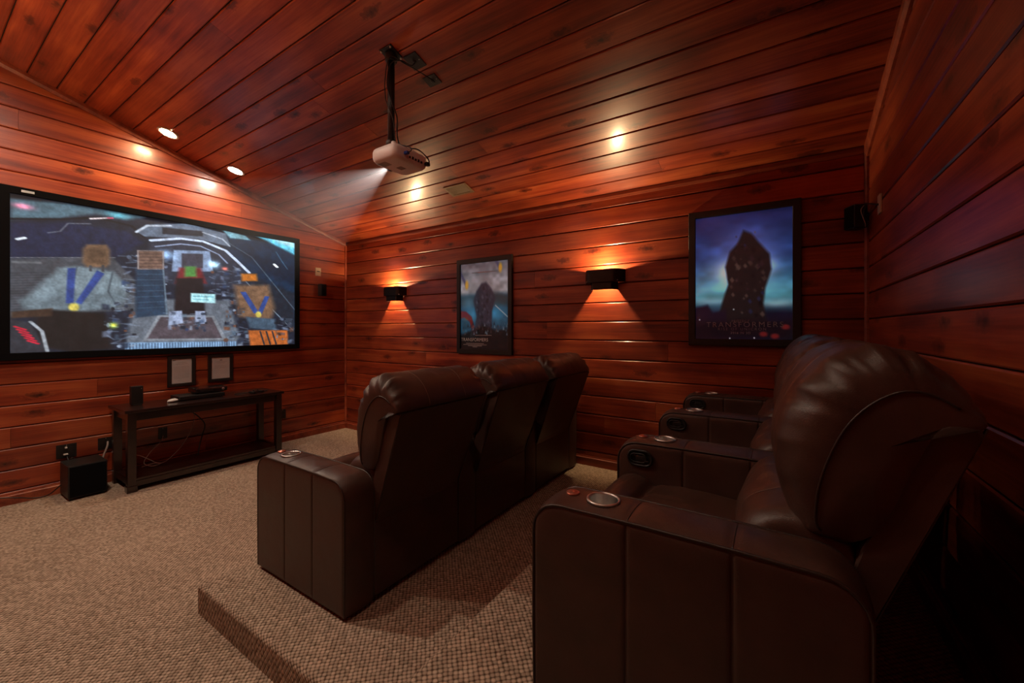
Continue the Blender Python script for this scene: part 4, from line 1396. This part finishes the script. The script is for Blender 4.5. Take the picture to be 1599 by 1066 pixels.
def projector_light():
    src = Vector((gx - 0.006, gy, gz))
    sx_ = 0.045
    cor = [Vector((sx_, SY0, SZ0)), Vector((sx_, SY1, SZ0)), Vector((sx_, SY1, SZ1)), Vector((sx_, SY0, SZ1))]
    ld = bpy.data.lights.new('projector_lamp', 'SPOT'); ld.energy = BEAM_W; ld.spot_size = math.radians(70); ld.spot_blend = 0.0
    ld.shadow_soft_size = 0.002; ld.color = (1.0, 0.90, 0.86)
    lo = bpy.data.objects.new('projector_lamp', ld); COL.objects.link(lo)
    lo.location = src; lo.rotation_euler = (math.pi / 2, 0, math.pi / 2)      # looks along -x
    lo['kind'] = 'helper'
    # the picture gate: only directions inside the screen rectangle leave the lens
    ld.use_nodes = True; nt = ld.node_tree; em = nt.nodes['Emission']
    tc = N(nt, 'ShaderNodeTexCoord'); sp = N(nt, 'ShaderNodeSeparateXYZ'); nt.links.new(tc.outputs['Normal'], sp.inputs[0])
    D = src.x - sx_
    az = math_node(nt, 'ABSOLUTE', sp.outputs[2])
    # local x = world +y, local y = world +z
    tx = math_node(nt, 'DIVIDE', sp.outputs[0], az); ty = math_node(nt, 'DIVIDE', sp.outputs[1], az)
    def inside(v, a, b):
        return math_node(nt, 'MULTIPLY', math_node(nt, 'GREATER_THAN', v, a), math_node(nt, 'LESS_THAN', v, b))
    k = math_node(nt, 'MULTIPLY', inside(tx, (SY0 - src.y) / D, (SY1 - src.y) / D), inside(ty, (SZ0 - src.z) / D, (SZ1 - src.z) / D))
    nt.links.new(k, em.inputs['Strength'])
    # haze put only inside the beam so its light shows
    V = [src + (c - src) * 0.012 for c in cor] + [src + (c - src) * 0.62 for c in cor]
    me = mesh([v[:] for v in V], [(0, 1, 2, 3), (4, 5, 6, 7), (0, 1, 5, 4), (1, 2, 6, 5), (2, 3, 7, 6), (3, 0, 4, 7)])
    m = bpy.data.materials.new('beam_haze_volume'); m.use_nodes = True; n2 = m.node_tree; n2.nodes.remove(n2.nodes['Principled BSDF'])
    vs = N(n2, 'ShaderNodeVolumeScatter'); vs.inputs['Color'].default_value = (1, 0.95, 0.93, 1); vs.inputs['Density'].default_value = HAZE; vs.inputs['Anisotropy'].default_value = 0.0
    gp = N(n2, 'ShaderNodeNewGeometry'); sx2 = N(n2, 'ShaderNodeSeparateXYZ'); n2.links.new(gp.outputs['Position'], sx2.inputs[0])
    # density shaped to fade the beam out and keep its wash off the picture
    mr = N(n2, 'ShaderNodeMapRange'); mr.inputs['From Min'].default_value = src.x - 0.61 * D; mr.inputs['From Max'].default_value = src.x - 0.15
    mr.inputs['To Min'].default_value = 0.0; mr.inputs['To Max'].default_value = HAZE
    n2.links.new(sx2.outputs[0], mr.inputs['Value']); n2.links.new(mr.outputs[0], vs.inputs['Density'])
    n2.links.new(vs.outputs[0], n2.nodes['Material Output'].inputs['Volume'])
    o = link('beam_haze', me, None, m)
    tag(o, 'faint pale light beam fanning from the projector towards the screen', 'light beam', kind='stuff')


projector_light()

# vent on the ceiling
vt = empty('ceiling_vent', (0, 0, 0), 'tan metal air vent on the ceiling near the poster wall', 'vent')
on_ceiling(vt, 2.70, -0.535)
mbf = MB()
for a0, a1, b0, b1 in ((-0.145, 0.145, -0.085, -0.062), (-0.145, 0.145, 0.062, 0.085), (-0.145, -0.120, -0.062, 0.062), (0.120, 0.145, -0.062, 0.062)):
    mbf.box(a0, a1, b0, b1, -0.009, -0.0005, 0.002)
mbf.build('frame', M['tan_metal'], vt)
MB().box(-0.12, 0.12, -0.062, 0.062, -0.002, -0.0005).build('backing', M['black'], vt)
SLAT = MB().box(-0.0012, 0.0012, -0.061, 0.061, -0.009, -0.002).mesh('slat'); SLAT.materials.append(M['tan_metal'])
for k in range(17):
    o = link('slat', SLAT, vt); o.location = (-0.112 + k * 0.014, 0, 0); o.rotation_euler = (0, 0.5, 0)

# ---------------------------------------------------------------- console table
TX0, TX1, TY0, TY1, TZ = 0.060, 0.545, -2.610, -1.235, 0.755
tb = empty('console_table', ((TX0 + TX1) / 2, (TY0 + TY1) / 2, 0), 'long dark wooden console table under the projection screen', 'table')
under(MB().box(TX0 - 0.02, TX1 + 0.012, TY0 - 0.022, TY1 + 0.022, TZ - 0.028, TZ, 0.004).build('table_top', M['table']), tb)
LG = 0.062
for x in (TX0, TX1 - LG):
    for y in (TY0, TY1 - LG):
        lg = MB().box(x, x + LG, y, y + LG, 0.0, TZ - 0.028, 0.003).build('leg', M['table']); under(lg, tb)
for nm, b_ in (('front_apron', (TX1 - 0.040, TX1 - 0.018, TY0 + LG, TY1 - LG, TZ - 0.105, TZ - 0.028)), ('back_apron', (TX0 + 0.018, TX0 + 0.040, TY0 + LG, TY1 - LG, TZ - 0.105, TZ - 0.028)),
               ('end_apron', (TX0 + LG, TX1 - LG, TY0 + 0.018, TY0 + 0.04, TZ - 0.105, TZ - 0.028)), ('end_apron', (TX0 + LG, TX1 - LG, TY1 - 0.04, TY1 - 0.018, TZ - 0.105, TZ - 0.028)),
               ('end_stretcher', (TX0 + LG, TX1 - LG, TY0 + 0.014, TY0 + 0.048, 0.060, 0.125)), ('end_stretcher', (TX0 + LG, TX1 - LG, TY1 - 0.048, TY1 - 0.014, 0.060, 0.125)),
               ('low_shelf', (TX0 + 0.02, TX1 - 0.02, TY0 + 0.048, TY1 - 0.048, 0.095, 0.118)),
               ('front_stretcher', (TX1 - 0.045, TX1 - 0.012, TY0 + LG, TY1 - LG, 0.045, 0.095))):
    under(MB().box(*b_, 0.002).build(nm, M['table']), tb)
for y in (TY0 - 0.006, TY1 - LG - 0.006):
    under(MB().box(TX1 - LG - 0.006, TX1 + 0.006, y, y + LG + 0.012, 0.0, 0.06, 0.004).build('foot_block', M['table']), tb)

# on the table
o = MB().box(0.20, 0.26, -2.515, -2.425, TZ + 0.008, TZ + 0.185, 0.006).build('body', M['black'])
rt = empty('router', (0.23, -2.47, TZ), 'upright black router box on the open end of the console table', 'router'); under(o, rt)
under(MB().box(0.19, 0.27, -2.505, -2.435, TZ + 0.001, TZ + 0.009, 0.002).build('stand', M['black']), rt)
under(MB().lathe([(0.0, 0.0018), (0.003, 0.001), (0.003, -0.001)], (0.260, -2.440, TZ + 0.160), 8, 'x').build('status_light', M['white']), rt)
av = empty('disc_player', (0.22, -1.98, TZ), 'flat black disc player at the bottom of the stack on the console table', 'player')
under(MB().box(0.10, 0.36, -2.165, -1.76, TZ + 0.006, TZ + 0.044, 0.004).build('body', M['black']), av)
under(MB().box(0.3605, 0.362, -2.10, -1.95, TZ + 0.018, TZ + 0.030).build('disc_tray', M['frame_black']), av)
for yy in (-2.12, -1.80):
    under(MB().lathe([(0.012, 0.0), (0.012, 0.006)], (0.33, yy, TZ + 0.0006), 12).build('foot', M['black']), av)
cb_ = empty('cable_box', (0.20, -1.85, TZ + 0.046), 'glossy black rounded media box on top of the flat disc player', 'media box')
M['gloss_black'] = plain('gloss_black_plastic', (0.016, 0.010, 0.010), 0.15, noise=0.1, coat=0.4)
under(MB().box(0.09, 0.31, -2.01, -1.71, TZ + 0.052, TZ + 0.105, 0.014).build('body', M['gloss_black']), cb_)
under(MB().box(0.3095, 0.312, -1.97, -1.86, TZ + 0.066, TZ + 0.084, 0.001).build('display', M['frame_black']), cb_)
under(MB().lathe([(0.014, 0.0), (0.014, 0.003), (0.011, 0.005), (0.0, 0.005)], (0.311, -1.755, TZ + 0.079), 16, 'x').build('dial', M['steel']), cb_)
for yy in (-1.98, -1.74):
    under(MB().lathe([(0.010, 0.0), (0.010, 0.010)], (0.27, yy, TZ + 0.0445), 10).build('foot', M['black']), cb_)


def pad_mesh(lx, ly, lz, n=20):
    secs = []
    for k in range(9):
        t = k / 8; a = math.pi * t
        f = math.sin(a) ** 0.5 if 0 < k < 8 else 0.02
        ring = [(lx * f * math.cos(2 * math.pi * j / n) * 0.5, ly * (t - 0.5), max(0, lz * (0.35 + 0.65 * f * math.sin(2 * math.pi * j / n)) if math.sin(2 * math.pi * j / n) > 0 else 0.35 * lz * (1 + math.sin(2 * math.pi * j / n)))) for j in range(n)]
        secs.append(np.array(ring))
    return mesh(*loft(secs), smooth=True)


wm = empty('computer_mouse', (0.335, -2.215, TZ + 0.0005), 'small white wireless mouse lying on the console table', 'mouse', rz=0.25)
link('body', pad_mesh(0.060, 0.105, 0.034), wm, M['white'])
MB().tube([(-0.004, 0.012, 0.034), (-0.004, 0.030, 0.030)], 0.003, 6).build('wheel', M['grey_vent'], wm)
gc = empty('game_controller', (0.40, -1.47, TZ + 0.0005), 'black handheld controller lying on the far end of the console table', 'controller', rz=0.3)
mbg = MB().box(-0.03, 0.03, -0.055, 0.055, 0.004, 0.024, 0.008)
for sy in (-1, 1): mbg.box(-0.005, 0.065, sy * 0.055 - 0.018, sy * 0.055 + 0.018, 0.002, 0.026, 0.008)
mbg.build('body', M['black'], gc)
for sy in (-0.025, 0.025): MB().lathe([(0.005, 0.022), (0.005, 0.032), (0.010, 0.034), (0.010, 0.037), (0.0, 0.036)], (0.012, sy, 0), 12).build('thumbstick', M['black'], gc)
cable('controller_cable', [(0.40, -1.55, TZ + 0.006), (0.43, -1.62, TZ + 0.005), (0.36, -1.66, TZ + 0.005), (0.30, -1.60, TZ + 0.005), (0.33, -1.50, TZ + 0.005), (0.29, -1.36, TZ + 0.005), (0.33, -1.30, TZ + 0.005), (0.38, -1.34, TZ + 0.005), (0.35, -1.39, TZ + 0.005)], 0.0035, 'cable_black', 'looped black cable beside the controller on the console table')

# ---------------------------------------------------------------- subwoofer and floor cables
sb = empty('subwoofer', (0.20, -2.825, 0), 'black subwoofer box on the carpet beside the console table', 'subwoofer')
under(MB().box(0.050, 0.345, -2.950, -2.700, 0.018, 0.302, 0.010).build('cabinet', M['black']), sb)
under(MB().box(0.345, 0.352, -2.940, -2.710, 0.028, 0.292, 0.003).build('grille', M['velvet']), sb)
for x in (0.075, 0.315):
    for y in (-2.925, -2.725):
        under(MB().lathe([(0.014, 0.0), (0.016, 0.019)], (x, y, 0.0005), 12).build('foot', M['black']), sb)
cable('floor_cable', [(0.10, -2.95, 0.10), (0.06, -3.02, 0.025), (0.045, -3.10, 0.02), (0.06, -3.20, 0.06), (0.035, -3.32, 0.085), (0.032, -3.50, 0.07), (0.04, -3.70, 0.02), (0.06, -3.85, 0.005)], 0.005, 'cable_black', 'black cable running along the baseboard away from the subwoofer')

# ---------------------------------------------------------------- wall plates, speakers, papers
def outlet(y, z, wd, ht, label, mat='black', socket=True, group='black outlet plates on the screen wall'):
    t = empty('outlet_plate', (0, y, z), label, 'wall plate', group)
    MB().box(0.0005, 0.008, -wd / 2, wd / 2, -ht / 2, ht / 2, 0.002).build('plate', M[mat], t)
    n = max(1, round(wd / 0.07))
    for k in range(n):
        yy = (k - (n - 1) / 2) * 0.055
        MB().box(0.0078, 0.0105, yy - 0.017, yy + 0.017, -0.034, 0.034, 0.002).build('socket', M['frame_black'], t)
    MB().lathe([(0.003, 0.0075), (0.003, 0.0095), (0.0, 0.0098)], (0, 0, ht * 0.42), 8, 'x').build('screw', M['steel'], t)
    return t


outlet(-2.902, 0.375, 0.130, 0.125, 'double black outlet plate above the subwoofer')
outlet(-2.640, 0.385, 0.110, 0.115, 'black outlet plate beside the open end of the console table, with a pale cable')
outlet(-0.945, 0.372, 0.082, 0.125, 'black outlet plate between the console table and the corner')
outlet(-2.200, 0.390, 0.075, 0.120, 'black outlet plate seen under the console table')
wp = MB().box(0.0085, 0.030, -2.915, -2.900, 0.402, 0.416, 0.003).build('plug', M['white']); tag(wp, 'small white plug in the double outlet plate above the subwoofer', 'plug')
wp2 = MB().box(0.0085, 0.026, -2.924, -2.894, 0.342, 0.354, 0.003).build('plug', M['white']); tag(wp2, 'lower pale plug in the double outlet plate above the subwoofer', 'plug')
cable('outlet_cable', [(0.014, -2.900, 0.330), (0.04, -2.895, 0.295), (0.045, -2.87, 0.31), (0.04, -2.85, 0.27), (0.03, -2.85, 0.20)], 0.0045, 'cable_black', 'short black cable from the double outlet down behind the subwoofer')
cable('outlet_cable', [(0.014, -2.628, 0.40), (0.05, -2.64, 0.36), (0.055, -2.668, 0.27), (0.05, -2.69, 0.14), (0.05, -2.665, 0.05), (0.10, -2.655, 0.012), (0.16, -2.665, 0.02), (0.10, -2.675, 0.06)], 0.0075, 'cable_white', 'pale cable bundle dropping from the outlet beside the console table')
cable('table_cable', [(0.10, -1.93, TZ - 0.03), (0.05, -1.93, 0.60), (0.048, -1.95, 0.42), (0.10, -2.05, 0.26), (0.20, -2.19, 0.165), (0.28, -2.30, 0.145), (0.24, -2.38, 0.20), (0.15, -2.44, 0.24), (0.06, -2.50, 0.22)], 0.0035, 'cable_white', 'thin pale cable hanging in a curve behind the console table', group='cables behind the table')
cable('table_cable', [(0.08, -2.02, TZ - 0.03), (0.048, -1.99, 0.62), (0.05, -1.90, 0.52), (0.06, -1.84, 0.42), (0.09, -1.87, 0.32), (0.16, -1.92, 0.24), (0.22, -1.96, 0.13)], 0.006, 'cable_black', 'thick black cable hanging behind the console table', group='cables behind the table')
cable('table_cable', [(0.014, -2.20, 0.36), (0.05, -2.24, 0.30), (0.09, -2.32, 0.24), (0.18, -2.40, 0.16), (0.26, -2.36, 0.130), (0.22, -2.28, 0.128), (0.16, -2.32, 0.127), (0.20, -2.42, 0.126)], 0.004, 'cable_white', 'pale cable from the outlet under the console table to its low shelf', group='cables behind the table')

sp_ = empty('switch_plate', (0, -0.447, 2.31), 'beige control plate on the screen wall above the small black speaker', 'wall plate')
MB().box(0.0005, 0.010, -0.040, 0.040, -0.058, 0.058, 0.003).build('plate', M['beige'], sp_)
MB().box(0.0095, 0.016, -0.022, 0.022, 0.000, 0.012, 0.002).build('slider', M['black'], sp_)
MB().lathe([(0.003, 0.009), (0.003, 0.0115), (0.0, 0.012)], (0, 0, -0.04), 8, 'x').build('screw', M['steel'], sp_)


def speaker(loc, size, rz, label, bracket):
    t = empty('satellite_speaker', loc, label, 'speaker', 'small black wall speakers', rz)
    dx, dy, dz = size
    MB().box(-dx / 2, dx / 2, -dy / 2, dy / 2, -dz / 2, dz / 2, 0.010).build('cabinet', M['black'], t)
    MB().box(dx / 2 - 0.002, dx / 2 + 0.004, -dy / 2 + 0.006, dy / 2 - 0.006, -dz / 2 + 0.008, dz / 2 - 0.008, 0.003).build('grille', M['velvet'], t)
    MB().box(-dx / 2 - bracket, -dx / 2 + 0.002, -0.018, 0.018, -0.030, 0.030, 0.002).build('bracket', M['black'], t)
    return t


speaker((0.062, -0.420, 2.050), (0.085, 0.085, 0.172), 0.0, 'small black speaker on the screen wall below the beige plate', 0.018)
speaker((5.950, -0.135, 2.272), (0.085, 0.105, 0.165), math.radians(205), 'small black speaker in the corner beside the large poster', 0.030)
ph_ = empty('cable_cover_plate', (L, -0.415, 2.280), 'narrow beige wall plate on the back wall beside the corner speaker', 'wall plate')
MB().box(-0.012, -0.0005, -0.036, 0.036, -0.060, 0.060, 0.003).build('plate', M['beige'], ph_)
MB().lathe([(0.006, -0.024), (0.007, -0.012)], (0, 0, 0), 10, 'x').build('cable_jack', M['black'], ph_)
cable('speaker_cable', [(L - 0.02, -0.415, 2.280), (L - 0.05, -0.38, 2.30), (L - 0.06, -0.30, 2.325), (L - 0.045, -0.24, 2.33), (L - 0.05, -0.20, 2.30), (L - 0.055, -0.185, 2.25)], 0.004, 'cable_black', 'black cable from the beige plate to the corner speaker')
cable('speaker_cable', [(5.985, -0.20, 2.335), (5.965, -0.225, 2.30), (5.975, -0.225, 2.25), (5.99, -0.205, 2.21), (5.995, -0.17, 2.195)], 0.0025, 'cable_white', 'thin pale wire looping down the back of the corner speaker')


def notice(y0, y1, z0, z1, label, top_border, marks):
    t = empty('framed_notice', (0, (y0 + y1) / 2, z0), label, 'notice', 'framed notices under the screen')
    under(frame_bars(y0, y1, z0, z1, 0.034, 0.001, 0.020, 'x', 0.003).build('frame', M['frame_black']), t)
    a0, a1, b0, b1 = y0 + 0.030, y1 - 0.030, z0 + 0.030, z1 - 0.030
    under(MB().box(0.002, 0.008, a0, a1, b0, b1).build('paper', M['paper']), t)
    mbk = MB()
    for u0, u1, v, h in marks:
        mbk.box(0.0079, 0.0084, a0 + (a1 - a0) * u0, a0 + (a1 - a0) * u1, b1 - (b1 - b0) * v - h, b1 - (b1 - b0) * v)
    under(mbk.build('printed_lines', M['ink']), t)
    under(MB().box(0.0115, 0.0130, a0 - 0.002, a1 + 0.002, b0 - 0.002, b1 + 0.002).build('glass_pane', M['pane']), t)


notice(-2.162, -1.912, 0.872, 1.205, 'framed white notice under the screen with a dark mark in its top corner', 0,
       [(.08, .22, .06, .008), (.30, .70, .16, .002), (.22, .78, .22, .002)] + [(.14, .86, .34 + .045 * k, .0015) for k in range(11)])
notice(-1.790, -1.535, 0.885, 1.200, 'framed white notice under the screen with a small emblem centred near its top', 0,
       [(.46, .58, .13, .009), (.22, .82, .22, .002), (.30, .74, .27, .002)] + [(.20, .80, .40 + .05 * k, .0012) for k in range(3)])
